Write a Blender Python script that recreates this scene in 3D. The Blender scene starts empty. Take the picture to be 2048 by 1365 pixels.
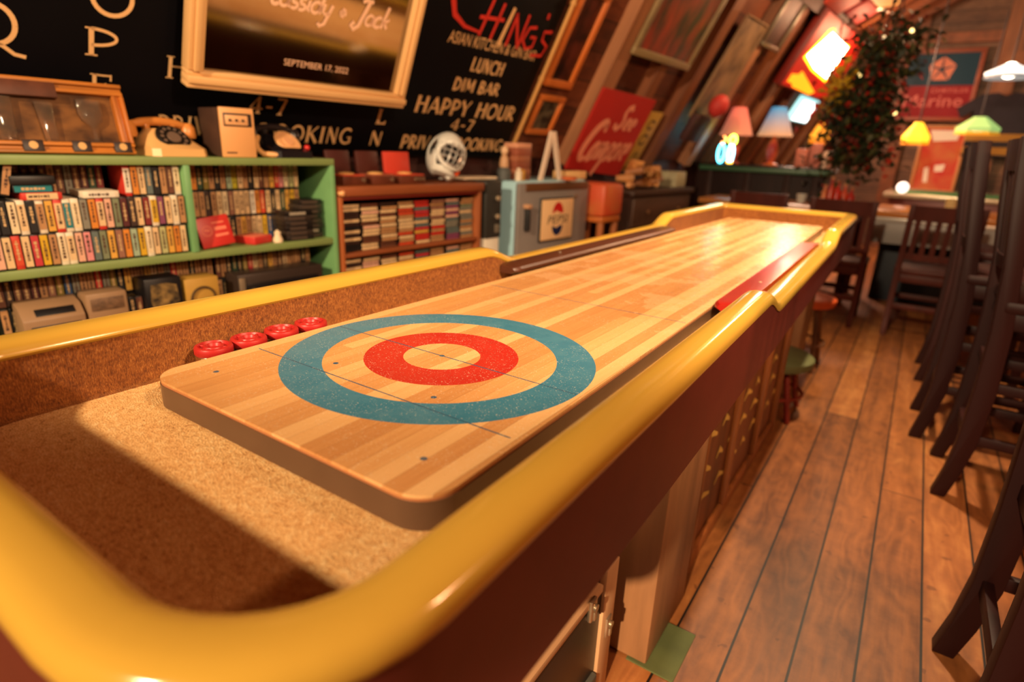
import bpy, bmesh, math, random
from mathutils import Matrix, Vector
import numpy as np
random.seed(7)
PI = math.pi
SC = bpy.context.scene
COL = SC.collection

# ------------------------------------------------------------------ camera
CAM = Vector((0.6016, -0.7060, 1.1557))
YAW, PITCH, ROLL, FPX = -0.5814, -0.3195, 0.0431, 1178.36
fw = Vector((math.sin(YAW)*math.cos(PITCH), math.cos(YAW)*math.cos(PITCH), math.sin(PITCH)))
r0 = Vector((math.cos(YAW), -math.sin(YAW), 0)); u0 = r0.cross(fw)
RT = r0*math.cos(ROLL) + u0*math.sin(ROLL)
UP = u0*math.cos(ROLL) - r0*math.sin(ROLL)
cd = bpy.data.cameras.new('camera'); cam = bpy.data.objects.new('camera', cd); COL.objects.link(cam)
cd.sensor_width = 36; cd.lens = FPX/2048*36; cd.clip_start = 0.02; cd.clip_end = 60
cam.matrix_world = Matrix(((RT.x, UP.x, -fw.x, CAM.x), (RT.y, UP.y, -fw.y, CAM.y), (RT.z, UP.z, -fw.z, CAM.z), (0, 0, 0, 1)))
cd.dof.use_dof = True; cd.dof.focus_distance = 1.0; cd.dof.aperture_fstop = 2.2; cd.dof.aperture_blades = 0
SC.camera = cam

# ------------------------------------------------------------------ light
w = bpy.data.worlds.new('world'); SC.world = w; w.use_nodes = True
w.node_tree.nodes['Background'].inputs[0].default_value = (1.0, 0.55, 0.28, 1)
w.node_tree.nodes['Background'].inputs[1].default_value = 0.02
SC.view_settings.view_transform = 'Standard'; SC.view_settings.look = 'None'
SC.view_settings.exposure = 0.75; SC.view_settings.gamma = 1.0; SC.view_settings.use_curve_mapping = False
WARM = (1.0, 0.73, 0.45)
def lamp(kind, loc, power, color=WARM, size=.05, aim=None, spot=None, blend=.5):
    l = bpy.data.lights.new('lamp', kind); o = bpy.data.objects.new('lamp', l); COL.objects.link(o)
    l.energy = power; l.color = color; o.location = loc
    if kind == 'AREA': l.shape = 'DISK'; l.size = size
    else: l.shadow_soft_size = size
    if aim is not None:
        o.rotation_euler = (Vector(aim)-Vector(loc)).to_track_quat('-Z', 'Y').to_euler()
    if spot: l.spot_size = math.radians(spot); l.spot_blend = blend
    return o
lamp('SPOT', (0.0, -3.6, 2.85), 640, size=.10, aim=(0.1, 0.6, .7), spot=75)          # track spot behind the near end of the table
lamp('SPOT', (1.2, -0.1, 2.15), 150, size=.08, aim=(-1.7, 1.5, .95), spot=88)         # spot on the shelves along the left wall
lamp('SPOT', (0.5, 2.2, 2.5), 190, size=.05, aim=(.45, 2.1, 0), spot=100, blend=.9)                                    # ceiling bulb over the aisle
lamp('SPOT', (0.75, -3.3, 2.12), 900, size=.04, aim=(.26, .36, .06), spot=8.5, blend=.4)   # second spot low behind the table
lamp('POINT', (0.1, 5.2, 2.5), 42, color=(1, .62, .32), size=.08)                   # bulb over the far tables
lamp('POINT', (1.9, 0.6, 1.9), 34, color=(1, .46, .22), size=.06)      # warm fill light added on the right side, no lamp known there
lamp('POINT', (-.1, 7.6, 2.3), 17, color=(1, .50, .26), size=.08)

# ------------------------------------------------------------------ frames of reference
TH = math.radians(4.5)
TV = Vector((math.sin(TH), math.cos(TH), 0)); NV = Vector((math.cos(TH), -math.sin(TH), 0))   # along the left wall / out of it
WO = Vector((CAM.x, CAM.y, 0)) - NV*2.22
ANG = math.radians(27); V0 = .34; ZK = 1.08
SD = NV*math.sin(ANG) + Vector((0, 0, math.cos(ANG))); SN = TV.cross(SD)
SO = WO - NV*V0 + Vector((0, 0, ZK))
def WP(u, v, z): return WO + TV*u - NV*v + Vector((0, 0, z))
def WM(u, v, z, rz=0): return Matrix.Translation(WP(u, v, z)) @ Matrix.Rotation(-TH+rz, 4, 'Z')      # x out of the wall, y along it
def basis(o, x, y, z): return Matrix(((x.x, y.x, z.x, o.x), (x.y, y.y, z.y, o.y), (x.z, y.z, z.z, o.z), (0, 0, 0, 1)))
def SM(u, s, off=0): return basis(SO + TV*u + SD*s + SN*off, TV, SD, SN)                               # on the sloped wall
def BM(x, y, z): return basis(Vector((x, y, z)), Vector((1, 0, 0)), Vector((0, 0, 1)), Vector((0, -1, 0)))
def GM(x, y, z, rz=0): return Matrix.Translation((x, y, z)) @ Matrix.Rotation(rz, 4, 'Z')
def ray(px, py): return RT*((px-1024)/FPX) + UP*((682.5-py)/FPX) + fw
def at_y(px, py, Y): d = ray(px, py); return CAM + d*((Y-CAM.y)/d.y)
def at_z(px, py, Z): d = ray(px, py); return CAM + d*((Z-CAM.z)/d.z)

# ------------------------------------------------------------------ materials
def lin(c):
    return tuple((x/255/12.92 if x/255 <= .04045 else ((x/255+.055)/1.055)**2.4) for x in c) + (1,)
MC = {}
def mat(rgb, rough=.55, metal=0, var=.0, scale=30, emit=0, stretch=None, bump=0, coat=0, alpha=1, trans=0, rgb2=None, spec=None):
    key = (tuple(rgb), rough, metal, var, scale, emit, stretch, bump, coat, trans, rgb2, spec)
    if key in MC: return MC[key]
    m = bpy.data.materials.new('mat'); m.use_nodes = True; nt = m.node_tree; n = nt.nodes; b = n['Principled BSDF']
    b.inputs['Base Color'].default_value = lin(rgb); b.inputs['Roughness'].default_value = rough; b.inputs['Metallic'].default_value = metal
    b.inputs['Coat Weight'].default_value = coat; b.inputs['Coat Roughness'].default_value = .08
    if spec is not None: b.inputs['Specular IOR Level'].default_value = spec
    if trans: b.inputs['Transmission Weight'].default_value = trans
    if emit: b.inputs['Emission Color'].default_value = lin(rgb); b.inputs['Emission Strength'].default_value = emit
    if var or bump or rgb2:
        tc = n.new('ShaderNodeTexCoord'); mp = n.new('ShaderNodeMapping'); nz = n.new('ShaderNodeTexNoise')
        if stretch: mp.inputs['Scale'].default_value = stretch
        nz.inputs['Scale'].default_value = scale; nz.inputs['Detail'].default_value = 6
        nt.links.new(tc.outputs['Object'], mp.inputs[0]); nt.links.new(mp.outputs[0], nz.inputs['Vector'])
        if var or rgb2:
            rp = n.new('ShaderNodeValToRGB'); c = lin(rgb)
            lo = lin(rgb2) if rgb2 else tuple(x*(1-var) for x in c[:3])+(1,)
            rp.color_ramp.elements[0].position = .35; rp.color_ramp.elements[1].position = .65
            rp.color_ramp.elements[0].color = lo; rp.color_ramp.elements[1].color = c
            nt.links.new(nz.outputs['Fac'], rp.inputs[0]); nt.links.new(rp.outputs[0], b.inputs['Base Color'])
            if emit: nt.links.new(rp.outputs[0], b.inputs['Emission Color'])
        if bump:
            bp = n.new('ShaderNodeBump'); bp.inputs['Strength'].default_value = bump; bp.inputs['Distance'].default_value = .01
            nt.links.new(nz.outputs['Fac'], bp.inputs['Height']); nt.links.new(bp.outputs[0], b.inputs['Normal'])
    MC[key] = m; return m
def wood(rgb, rough=.45, axis='y', var=.45, scale=14, coat=0, spec=None):
    st = {'x': (.12, 1, 1), 'y': (1, .12, 1), 'z': (1, 1, .12)}[axis]
    return mat(rgb, rough, var=var, scale=scale, stretch=st, bump=.05, coat=coat, spec=spec)

# ------------------------------------------------------------------ mesh building
class MB:
    def __init__(s): s.v = []; s.f = []; s.m = []; s.T = None; s.mi = 0
    def add(s, vs, fs):
        o = len(s.v)
        s.v += [tuple(s.T @ Vector(p)) if s.T else tuple(p) for p in vs]
        s.f += [tuple(i+o for i in f) for f in fs]; s.m += [s.mi]*len(fs); return s
    def box(s, x0, x1, y0, y1, z0, z1):
        return s.add([(x0,y0,z0),(x1,y0,z0),(x1,y1,z0),(x0,y1,z0),(x0,y0,z1),(x1,y0,z1),(x1,y1,z1),(x0,y1,z1)],
                     [(3,2,1,0),(4,5,6,7),(0,1,5,4),(1,2,6,5),(2,3,7,6),(3,0,4,7)])
    def rbox(s, x0, x1, y0, y1, z0, z1, c=.004):   # box with chamfered edges
        bm = bmesh.new(); vs = [bm.verts.new(p) for p in [(x0,y0,z0),(x1,y0,z0),(x1,y1,z0),(x0,y1,z0),(x0,y0,z1),(x1,y0,z1),(x1,y1,z1),(x0,y1,z1)]]
        for f in [(3,2,1,0),(4,5,6,7),(0,1,5,4),(1,2,6,5),(2,3,7,6),(3,0,4,7)]: bm.faces.new([vs[i] for i in f])
        bmesh.ops.bevel(bm, geom=bm.edges[:], offset=c, segments=2, profile=.5, affect='EDGES')
        bm.verts.index_update(); s.add([v.co[:] for v in bm.verts], [[v.index for v in f.verts] for f in bm.faces]); bm.free(); return s
    def prism(s, poly, a0, a1, plane='xy'):     # closed polygon extruded along the third axis
        n = len(poly)
        P = {'xy': lambda p, a: (p[0], p[1], a), 'xz': lambda p, a: (p[0], a, p[1]), 'yz': lambda p, a: (a, p[0], p[1])}[plane]
        vs = [P(p, a0) for p in poly] + [P(p, a1) for p in poly]
        return s.add(vs, [tuple(range(n))[::-1], tuple(range(n, 2*n))] + [(i, (i+1) % n, n+(i+1) % n, n+i) for i in range(n)])
    def lathe(s, prof, seg=24, c=(0, 0, 0), ax='z'):
        n = len(prof); vs = []; fs = []
        for k in range(seg):
            a = 2*PI*k/seg; ca, sa = math.cos(a), math.sin(a)
            for r, h in prof:
                p = {'z': (r*ca, r*sa, h), 'x': (h, r*ca, r*sa), 'y': (r*sa, h, r*ca)}[ax]
                vs.append((p[0]+c[0], p[1]+c[1], p[2]+c[2]))
        for k in range(seg):
            k2 = (k+1) % seg
            for i in range(n-1): fs.append((k*n+i, k2*n+i, k2*n+i+1, k*n+i+1))
        if prof[0][0] > 1e-6: fs.append(tuple(k*n for k in range(seg))[::-1])
        if prof[-1][0] > 1e-6: fs.append(tuple(k*n+n-1 for k in range(seg)))
        return s.add(vs, fs)
    def tube(s, pts, r, seg=8, close=False):
        pts = [Vector(p) for p in pts]; n = len(pts); vs = []; fs = []
        prev = None
        for i, p in enumerate(pts):
            if close: d = pts[(i+1) % n]-pts[i-1]
            else: d = pts[min(i+1, n-1)]-pts[max(i-1, 0)]
            d.normalize()
            a = prev if prev is not None else (Vector((0, 0, 1)) if abs(d.z) < .9 else Vector((1, 0, 0)))
            b = d.cross(a); b.normalize(); a = b.cross(d); prev = a
            rr = r[i] if isinstance(r, (list, tuple)) else r
            for k in range(seg):
                t = 2*PI*k/seg; vs.append(p + a*rr*math.cos(t) + b*rr*math.sin(t))
        for i in range(n if close else n-1):
            j = (i+1) % n
            for k in range(seg): fs.append((i*seg+k, i*seg+(k+1) % seg, j*seg+(k+1) % seg, j*seg+k))
        if not close: fs += [tuple(range(seg)), tuple(range((n-1)*seg, n*seg))[::-1]]
        return s.add(vs, fs)
    def cyl(s, p0, p1, r, seg=12): return s.tube([p0, p1], r, seg)
    def ball(s, c, rx, ry=None, rz=None, seg=16, rings=10):
        ry = ry or rx; rz = rz or rx; vs = [(c[0], c[1], c[2]-rz)]; fs = []
        for i in range(1, rings):
            t = -PI/2+PI*i/rings
            for k in range(seg): a = 2*PI*k/seg; vs.append((c[0]+rx*math.cos(t)*math.cos(a), c[1]+ry*math.cos(t)*math.sin(a), c[2]+rz*math.sin(t)))
        vs.append((c[0], c[1], c[2]+rz)); N = len(vs)-1
        for k in range(seg):
            k2 = (k+1) % seg; fs.append((0, 1+k2, 1+k)); fs.append((N, N-seg+k, N-seg+k2))
            for i in range(rings-2): fs.append((1+i*seg+k, 1+i*seg+k2, 1+(i+1)*seg+k2, 1+(i+1)*seg+k))
        return s.add(vs, fs)
    def flat(s, poly, z=0): return s.add([(p[0], p[1], z) for p in poly], [tuple(range(len(poly)))])
    def ribbon(s, pts, wd, z=0):
        P = [Vector((p[0], p[1])) for p in pts]; n = len(P); L = []; R = []
        for i in range(n):
            d = P[min(i+1, n-1)]-P[max(i-1, 0)]
            if d.length < 1e-9: d = Vector((1, 0))
            d.normalize(); q = Vector((-d.y, d.x)); ww = wd[i] if isinstance(wd, (list, tuple)) else wd
            L.append(P[i]+q*ww/2); R.append(P[i]-q*ww/2)
        return s.add([(p.x, p.y, z) for p in L]+[(p.x, p.y, z) for p in R], [(n+i, n+i+1, i+1, i) for i in range(n-1)])
    def build(s, name, mats, parent=None, M=None, smooth=True, bevel=0):
        me = bpy.data.meshes.new(name); me.from_pydata(s.v, [], s.f)
        if not isinstance(mats, (list, tuple)): mats = [mats]
        for m in mats: me.materials.append(m)
        if len(mats) > 1: me.polygons.foreach_set('material_index', s.m)
        bm = bmesh.new(); bm.from_mesh(me)
        if bevel:
            ed = [e for e in bm.edges if len(e.link_faces) == 2 and e.calc_face_angle(0) > .7]
            bmesh.ops.bevel(bm, geom=ed, offset=bevel, segments=2, profile=.5, affect='EDGES')
        bm.to_mesh(me); bm.free()
        if smooth:
            me.polygons.foreach_set('use_smooth', [True]*len(me.polygons)); me.set_sharp_from_angle(angle=math.radians(38))
        return link(name, me, parent, M)
def link(name, me, parent=None, M=None):
    o = bpy.data.objects.new(name, me); COL.objects.link(o)
    if parent: o.parent = parent
    if M is not None: o.matrix_local = M
    return o
def tag(o, label, cat, group=None, kind=None):
    o['label'] = label; o['category'] = cat
    if group: o['group'] = group
    if kind: o['kind'] = kind
    return o
def thing(name, label, cat, M=None, group=None):
    o = bpy.data.objects.new(name, None); COL.objects.link(o); o.empty_display_size = .05
    if M is not None: o.matrix_world = M
    return tag(o, label, cat, group)
def struct(name, mb, m, M=None):
    o = mb.build(name, m, None, M); o['kind'] = 'structure'; return o
def dup(root, M, label, group=None):
    r = root.copy(); COL.objects.link(r); r.matrix_world = M; r['label'] = label
    if group: r['group'] = group
    for ch in list(root.children):
        c = ch.copy(); COL.objects.link(c); c.parent = r
        for g in list(ch.children):
            d = g.copy(); COL.objects.link(d); d.parent = c
    return r
ORD = 'first second third fourth fifth sixth seventh eighth ninth tenth eleventh twelfth thirteenth fourteenth fifteenth sixteenth seventeenth eighteenth nineteenth twentieth twenty-first twenty-second twenty-third twenty-fourth twenty-fifth twenty-sixth twenty-seventh twenty-eighth twenty-ninth thirtieth'.split()

# ------------------------------------------------------------------ lettering
def arc(cx, cy, rx, ry, a0, a1, n=14):
    return [(cx+rx*math.cos(math.radians(a0+(a1-a0)*i/n)), cy+ry*math.sin(math.radians(a0+(a1-a0)*i/n))) for i in range(n+1)]
K, T_ = .15, .07     # thick and thin strokes
def stem(x, y0=0, y1=1, w=K): return [([(x, y0), (x, y1)], w), ([(x-.12, y0+.025), (x+.12, y0+.025)], .05), ([(x-.12, y1-.025), (x+.12, y1-.025)], .05)]
GL = {
 'A': (.8, [([(.02, 0), (.4, 1)], T_), ([(.4, 1), (.78, 0)], K), ([(.15, .33), (.66, .33)], T_)]),
 'B': (.7, stem(.12)+[(arc(.12, .74, .42, .23, -90, 90), .1), (arc(.12, .26, .5, .24, -90, 90), .12)]),
 'C': (.8, [(arc(.48, .5, .42, .46, 50, 310), .12), ([(.74, .72), (.78, .95)], .08)]),
 'D': (.8, stem(.12)+[(arc(.12, .5, .58, .46, -90, 90), .12)]),
 'E': (.65, stem(.14)+[([(.14, .95), (.62, .95)], T_), ([(.14, .5), (.46, .5)], T_), ([(.14, .05), (.62, .05)], T_), ([(.6, 1), (.6, .72)], .07), ([(.45, .62), (.45, .38)], .06)]),
 'G': (.85, [(arc(.48, .5, .42, .46, 50, 325), .12), ([(.55, .42), (.84, .42)], T_), ([(.76, .42), (.76, .05)], .1)]),
 'H': (.9, stem(.15)+stem(.75)+[([(.15, .55), (.75, .55)], T_)]),
 'I': (.3, stem(.15)),
 'K': (.8, stem(.14)+[([(.18, .45), (.72, 1)], T_), ([(.3, .58), (.76, 0)], K)]),
 'L': (.62, stem(.14)+[([(.14, .05), (.6, .05)], T_), ([(.58, 0), (.58, .25)], .07)]),
 'M': (1., [([(.1, 0), (.16, 1)], T_), ([(.16, 1), (.5, .2)], K), ([(.5, .2), (.84, 1)], T_), ([(.84, 1), (.9, 0)], K)]),
 'N': (.85, [([(.14, 0), (.14, 1)], T_), ([(.14, 1), (.7, 0)], K), ([(.7, 0), (.7, 1)], T_)]),
 'O': (.9, [(arc(.45, .5, .39, .46, 0, 360, 26), .11)]),
 'P': (.7, stem(.15)+[(arc(.15, .68, .5, .29, -90, 90), .1)]),
 'Q': (.95, [(arc(.45, .5, .39, .46, 0, 360, 26), .11), ([(.4, .12), (.62, .0), (.8, -.16), (1., -.2)], .09)]),
 'R': (.78, stem(.15)+[(arc(.15, .72, .44, .25, -90, 90), .1), ([(.3, .46), (.76, 0)], .13)]),
 'S': (.6, [(arc(.32, .74, .24, .22, 30, 270)+arc(.32, .26, .26, .24, 90, -150), .12)]),
 'T': (.75, stem(.37)+[([(.03, .95), (.72, .95)], T_)]),
 'U': (.8, [([(.15, 1), (.15, .35)]+arc(.42, .32, .27, .29, 180, 360)+[(.69, 1)], .12)]),
 'V': (.8, [([(.05, 1), (.4, 0)], K), ([(.4, 0), (.75, 1)], T_)]),
 'Y': (.8, [([(.05, 1), (.4, .45)], K), ([(.4, .45), (.76, 1)], T_), ([(.4, .5), (.4, 0)], K)]),
 '&': (.8, [([(.78, 0), (.25, .68)]+arc(.38, .8, .16, .17, 200, -20)+[(.2, .4)]+arc(.36, .24, .24, .22, 150, 350)+[(.7, .45)], .09)]),
 '4': (.75, [([(.5, 0), (.5, 1)], K), ([(.5, 1), (.04, .32)], T_), ([(.04, .3), (.74, .3)], T_), ([(.36, .03), (.64, .03)], .05)]),
 '7': (.65, [([(.05, .95), (.6, .95)], .09), ([(.58, .95), (.26, 0)], .13), ([(.12, .03), (.42, .03)], .05)]),
 '-': (.45, [([(.05, .42), (.4, .42)], .1)]), ' ': (.4, []), "'": (.2, [([(.1, .9), (.06, .7)], .1)]),
}
SG = {   # script
 'a': (.52, [(arc(.24, .22, .2, .22, 20, 380), .07), ([(.43, .42), (.42, .08), (.55, .04)], .08)]),
 'c': (.4, [(arc(.24, .22, .19, .22, 50, 320), .08)]),
 'd': (.55, [(arc(.24, .22, .2, .22, 20, 380), .07), ([(.5, .95), (.43, .1), (.56, .03)], .08)]),
 'e': (.42, [([(.05, .2), (.38, .26)]+arc(.22, .24, .17, .21, 10, 300), .07)]),
 'i': (.26, [([(.12, .42), (.12, .06), (.25, .04)], .08), ([(.14, .6), (.16, .68)], .09)]),
 'k': (.5, [([(.12, 0), (.16, .95)], .08), ([(.14, .22), (.42, .44)], .06), ([(.22, .28), (.44, .02)], .08)]),
 'm': (.78, [([(.08, 0), (.08, .42)], .07), (arc(.2, .28, .12, .15, 170, 0)+[(.32, 0)], .07), (arc(.46, .28, .14, .15, 170, 0)+[(.6, .06), (.74, .04)], .08)]),
 'o': (.48, [(arc(.24, .22, .19, .22, 0, 360), .08)]),
 'p': (.52, [([(.1, .44), (.06, -.45)], .08), (arc(.27, .22, .2, .22, 150, -190), .07)]),
 'r': (.4, [([(.1, 0), (.1, .44)], .08), (arc(.25, .28, .14, .15, 170, 40), .07)]),
 's': (.38, [(arc(.2, .33, .13, .11, 40, 260)+arc(.2, .11, .15, .11, 80, -140), .07)]),
 'y': (.52, [([(.08, .44), (.1, .12), (.25, .03), (.42, .12)], .07), ([(.46, .44), (.36, -.35), (.18, -.45), (.05, -.34)], .08)]),
 'C': (.75, [(arc(.5, .5, .42, .5, 40, 300, 20), [.06+.06*math.sin(PI*i/20) for i in range(21)]), (arc(.7, .8, .1, .1, -30, 150, 8), .07)]),
 'J': (.7, [([(.2, .9), (.4, 1), (.75, .98)], .08), ([(.58, .98), (.45, -.1), (.25, -.28), (.06, -.15), (.16, .02)], .1)]),
 'S': (.65, [([(.62, .8), (.5, 1), (.3, .92), (.26, .7), (.42, .45), (.46, .2), (.28, 0), (.04, .1), (.02, .25)], .09)]),
 '+': (.5, [([(.08, .25), (.42, .25)], .1), ([(.25, .08), (.25, .44)], .1)]), ' ': (.35, []),
}
def words(txt, font=GL, x0=0, x1=1, y0=0, y1=1, slant=0, z=0, gap=.12, mb=None, wk=1):
    mb = mb or MB(); tot = sum(font[c][0]+gap for c in txt)-gap; sx = (x1-x0)/tot; sy = y1-y0; x = 0
    for c in txt:
        wd, st = font[c]
        for pts, k in st:
            P = [(x0+(x+p[0])*sx+slant*p[1]*sy, y0+p[1]*sy) for p in pts]
            s_ = min(sx, sy)*wk if sx < sy*2 else sy*wk
            mb.ribbon(P, [q*s_ for q in k] if isinstance(k, list) else k*s_, z)
        x += wd+gap
    return mb
def typed(txt, x0, x1, y0, y1, m, parent, name='lettering', z=.001, slant=0, M=None):
    cu = bpy.data.curves.new('t', 'FONT'); cu.body = txt; cu.shear = slant; cu.resolution_u = 3
    o = bpy.data.objects.new('t', cu); COL.objects.link(o)
    dg = bpy.context.evaluated_depsgraph_get(); me = bpy.data.meshes.new_from_object(o.evaluated_get(dg)); bpy.data.objects.remove(o); bpy.data.curves.remove(cu)
    c = np.zeros(len(me.vertices)*3); me.vertices.foreach_get('co', c); c = c.reshape(-1, 3)
    a, b = c.min(0), c.max(0)
    c[:, 0] = x0+(c[:, 0]-a[0])/(b[0]-a[0])*(x1-x0); c[:, 1] = y0+(c[:, 1]-a[1])/(b[1]-a[1])*(y1-y0); c[:, 2] = z
    me.vertices.foreach_set('co', c.ravel()); me.materials.clear(); me.materials.append(m); me.name = name
    return link(name, me, parent, M)

# ================================================================== ROOM
def node_mat(rough=.5):
    m = bpy.data.materials.new('mat'); m.use_nodes = True; nt = m.node_tree
    return m, nt, nt.nodes, nt.nodes['Principled BSDF']
class NX:                                    # tiny expression helper for shader maths
    def __init__(s, nt): s.nt = nt
    def m(s, op, a, b=0, c=None):
        n = s.nt.nodes.new('ShaderNodeMath'); n.operation = op
        for i, v in enumerate((a, b) if c is None else (a, b, c)):
            if isinstance(v, (int, float)): n.inputs[i].default_value = v
            else: s.nt.links.new(v, n.inputs[i])
        return n.outputs[0]
    def mix(s, f, a, b):
        n = s.nt.nodes.new('ShaderNodeMix'); n.data_type = 'RGBA'
        for i, v in ((0, f), (6, a), (7, b)):
            if isinstance(v, (int, float)): n.inputs[i].default_value = v
            elif isinstance(v, tuple): n.inputs[i].default_value = v
            else: s.nt.links.new(v, n.inputs[i])
        return n.outputs[2]
    def noise(s, vec, scale, detail=5, rough=.5):
        n = s.nt.nodes.new('ShaderNodeTexNoise'); n.inputs['Scale'].default_value = scale; n.inputs['Detail'].default_value = detail; n.inputs['Roughness'].default_value = rough
        s.nt.links.new(vec, n.inputs['Vector']); return n.outputs['Fac']
    def vec(s, x, y, z):
        n = s.nt.nodes.new('ShaderNodeCombineXYZ')
        for i, v in enumerate((x, y, z)):
            if isinstance(v, (int, float)): n.inputs[i].default_value = v
            else: s.nt.links.new(v, n.inputs[i])
        return n.outputs[0]
    def white(s, v):
        n = s.nt.nodes.new('ShaderNodeTexWhiteNoise'); n.noise_dimensions = '1D'; s.nt.links.new(v, n.inputs['W']); return n.outputs['Value']
    def ramp(s, f, stops):
        n = s.nt.nodes.new('ShaderNodeValToRGB'); e = n.color_ramp.elements
        while len(e) < len(stops): e.new(.5)
        for el, (p, c) in zip(e, stops): el.position = p; el.color = lin(c)
        s.nt.links.new(f, n.inputs[0]); return n.outputs[0]
def obj_xyz(nt):
    tc = nt.nodes.new('ShaderNodeTexCoord'); sp = nt.nodes.new('ShaderNodeSeparateXYZ'); nt.links.new(tc.outputs['Object'], sp.inputs[0])
    return tc.outputs['Object'], sp.outputs[0], sp.outputs[1], sp.outputs[2]
def planks(width, off, cols, axis=0, length=2.6, seam=.0035, rough=(.38, .6), bump=.25, grain=1.0, seamcol=(18, 8, 4)):
    """boards side by side along one axis (0: x, 2: z), running along y"""
    m, nt, n, b = node_mat(); X = NX(nt); vec, x, y, z = obj_xyz(nt); a = (x, y, z)[axis]; o = z if axis == 0 else x
    if axis == 1: a, y = y, x
    q = X.m('DIVIDE', X.m('SUBTRACT', a, off), width); idx = X.m('FLOOR', q); fr = X.m('SUBTRACT', q, idx)
    rnd = X.white(idx); ysh = X.m('ADD', X.m('DIVIDE', y, length), X.m('MULTIPLY', rnd, 7.3)); jdx = X.m('FLOOR', ysh); jf = X.m('SUBTRACT', ysh, jdx)
    rnd2 = X.white(X.m('ADD', X.m('MULTIPLY', idx, 13.7), X.m('MULTIPLY', jdx, 3.1)))
    gv = X.vec(X.m('MULTIPLY', a, 22*grain), X.m('ADD', X.m('MULTIPLY', y, 1.6*grain), X.m('MULTIPLY', rnd2, 40)), X.m('MULTIPLY', o, 6))
    g1 = X.noise(gv, 1, 7, .62); g2 = X.noise(vec, 3.2, 4)
    g3 = X.noise(X.vec(X.m('MULTIPLY', a, 9*grain), X.m('ADD', X.m('MULTIPLY', y, 2.2*grain), X.m('MULTIPLY', rnd2, 23)), 0), 1, 2, .5)
    ringw = X.m('ABSOLUTE', X.m('SUBTRACT', X.m('FRACT', X.m('MULTIPLY', g3, 9)), .5))
    g4 = X.noise(vec, 11, 6, .7)
    v = X.m('ADD', X.m('MULTIPLY', g1, .40), X.m('ADD', X.m('MULTIPLY', rnd2, .22), X.m('ADD', X.m('MULTIPLY', g2, .2), X.m('ADD', X.m('MULTIPLY', ringw, .13), X.m('MULTIPLY', g4, .28)))))
    col = X.ramp(v, [(.36, cols[0]), (.60, cols[1]), (.84, cols[2])])
    spot = X.m('GREATER_THAN', X.noise(vec, 17, 2, .4), .70)
    col = X.mix(X.m('MULTIPLY', spot, .55), col, lin(cols[0]))
    e = X.m('MULTIPLY', X.m('MINIMUM', fr, X.m('SUBTRACT', 1, fr)), width); sm = X.m('LESS_THAN', e, seam*.5)
    ej = X.m('MULTIPLY', X.m('MINIMUM', jf, X.m('SUBTRACT', 1, jf)), length); sm = X.m('MAXIMUM', sm, X.m('LESS_THAN', ej, seam*.35))
    nt.links.new(X.mix(sm, col, lin(seamcol)), b.inputs['Base Color'])
    nt.links.new(X.m('ADD', X.m('MULTIPLY', g1, rough[1]-rough[0]), rough[0]), b.inputs['Roughness'])
    bp = n.new('ShaderNodeBump'); bp.inputs['Strength'].default_value = bump; bp.inputs['Distance'].default_value = .004
    nt.links.new(X.m('SUBTRACT', g1, X.m('MULTIPLY', sm, 2)), bp.inputs['Height']); nt.links.new(bp.outputs[0], b.inputs['Normal'])
    return m

FLOOR = planks(.131, .448, [(84, 44, 20), (150, 90, 44), (198, 136, 74)], 0, 3.1, seam=.006, rough=(.42, .6))
PLANKW = planks(.17, 0, [(72, 34, 18), (112, 58, 30), (140, 78, 42)], 2, 2.4, seam=.008, rough=(.5, .7))
BACKW = planks(.15, 0, [(70, 44, 30), (112, 80, 58), (140, 105, 78)], 2, 3, seam=.008, rough=(.5, .7))
struct('floor', MB().box(-3.2, 4.6, -5.2, 10.2, -.06, 0), FLOOR)
# the roof comes down to a low wall on either side: profile in the wall frame (distance out of the wall, height)
zt = 2.64; xt = -V0 + (zt-ZK)*math.tan(ANG); RX = 2.05; RZ = zt + (RX-xt)*.55
U0, U1 = -4.9, 10.1
def wallquad(a, b, th=.08, out=True):
    (xa, za), (xb, zb) = a, b; d = Vector((xb-xa, zb-za)).normalized(); q = Vector((-d.y, d.x))*th
    return MB().prism([(xa, za), (xb, zb), (xb+q.x, zb+q.y), (xa+q.x, za+q.y)], U0, U1, 'xz')
W0 = WM(0, 0, 0)
KNEE = mat((62, 24, 18), .6, var=.3, scale=5)
struct('wall_left', wallquad((-V0-.02, 0), (-V0-.02, ZK+.01)), KNEE, W0)
def tilted_planks(): return planks(.19, 0, [(60, 26, 13), (98, 46, 23), (130, 68, 36)], 1, 2.2, seam=.008, rough=(.5, .7))
# sloped plank lining on the left, in its own tilted frame so the boards run along the room
struct('ceiling_slope_left', MB().box(U0, U1, 0, (zt-ZK)/math.cos(ANG)+.04, -.08, 0), tilted_planks(), SM(0, 0, 0))
UA = math.atan2(RX-xt, RZ-zt); UPD = NV*math.sin(UA)+Vector((0, 0, math.cos(UA))); UN = TV.cross(UPD); UO = SO + SD*((zt-ZK)/math.cos(ANG))
def UM(u, s, off=0): return basis(UO + TV*u + UPD*s + UN*off, TV, UPD, UN)
struct('ceiling_upper_left', MB().box(U0, U1, 0, math.hypot(RX-xt, RZ-zt), -.08, 0), tilted_planks(), UM(0, 0, 0))
XR = 2*RX
struct('ceiling_right', MB().prism([(RX, RZ), (XR-xt, zt), (XR+V0, ZK), (XR+V0+.09, ZK), (XR-xt+.09, zt+.05), (RX, RZ+.09)], U0, U1, 'xz'), PLANKW, W0)
struct('wall_right', MB().box(XR+V0, XR+V0+.08, U0, U1, 0, ZK), KNEE, W0)
struct('wall_back', MB().box(-2.9, 4.6, 9.3, 9.38, 0, 3.9), BACKW)
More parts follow.
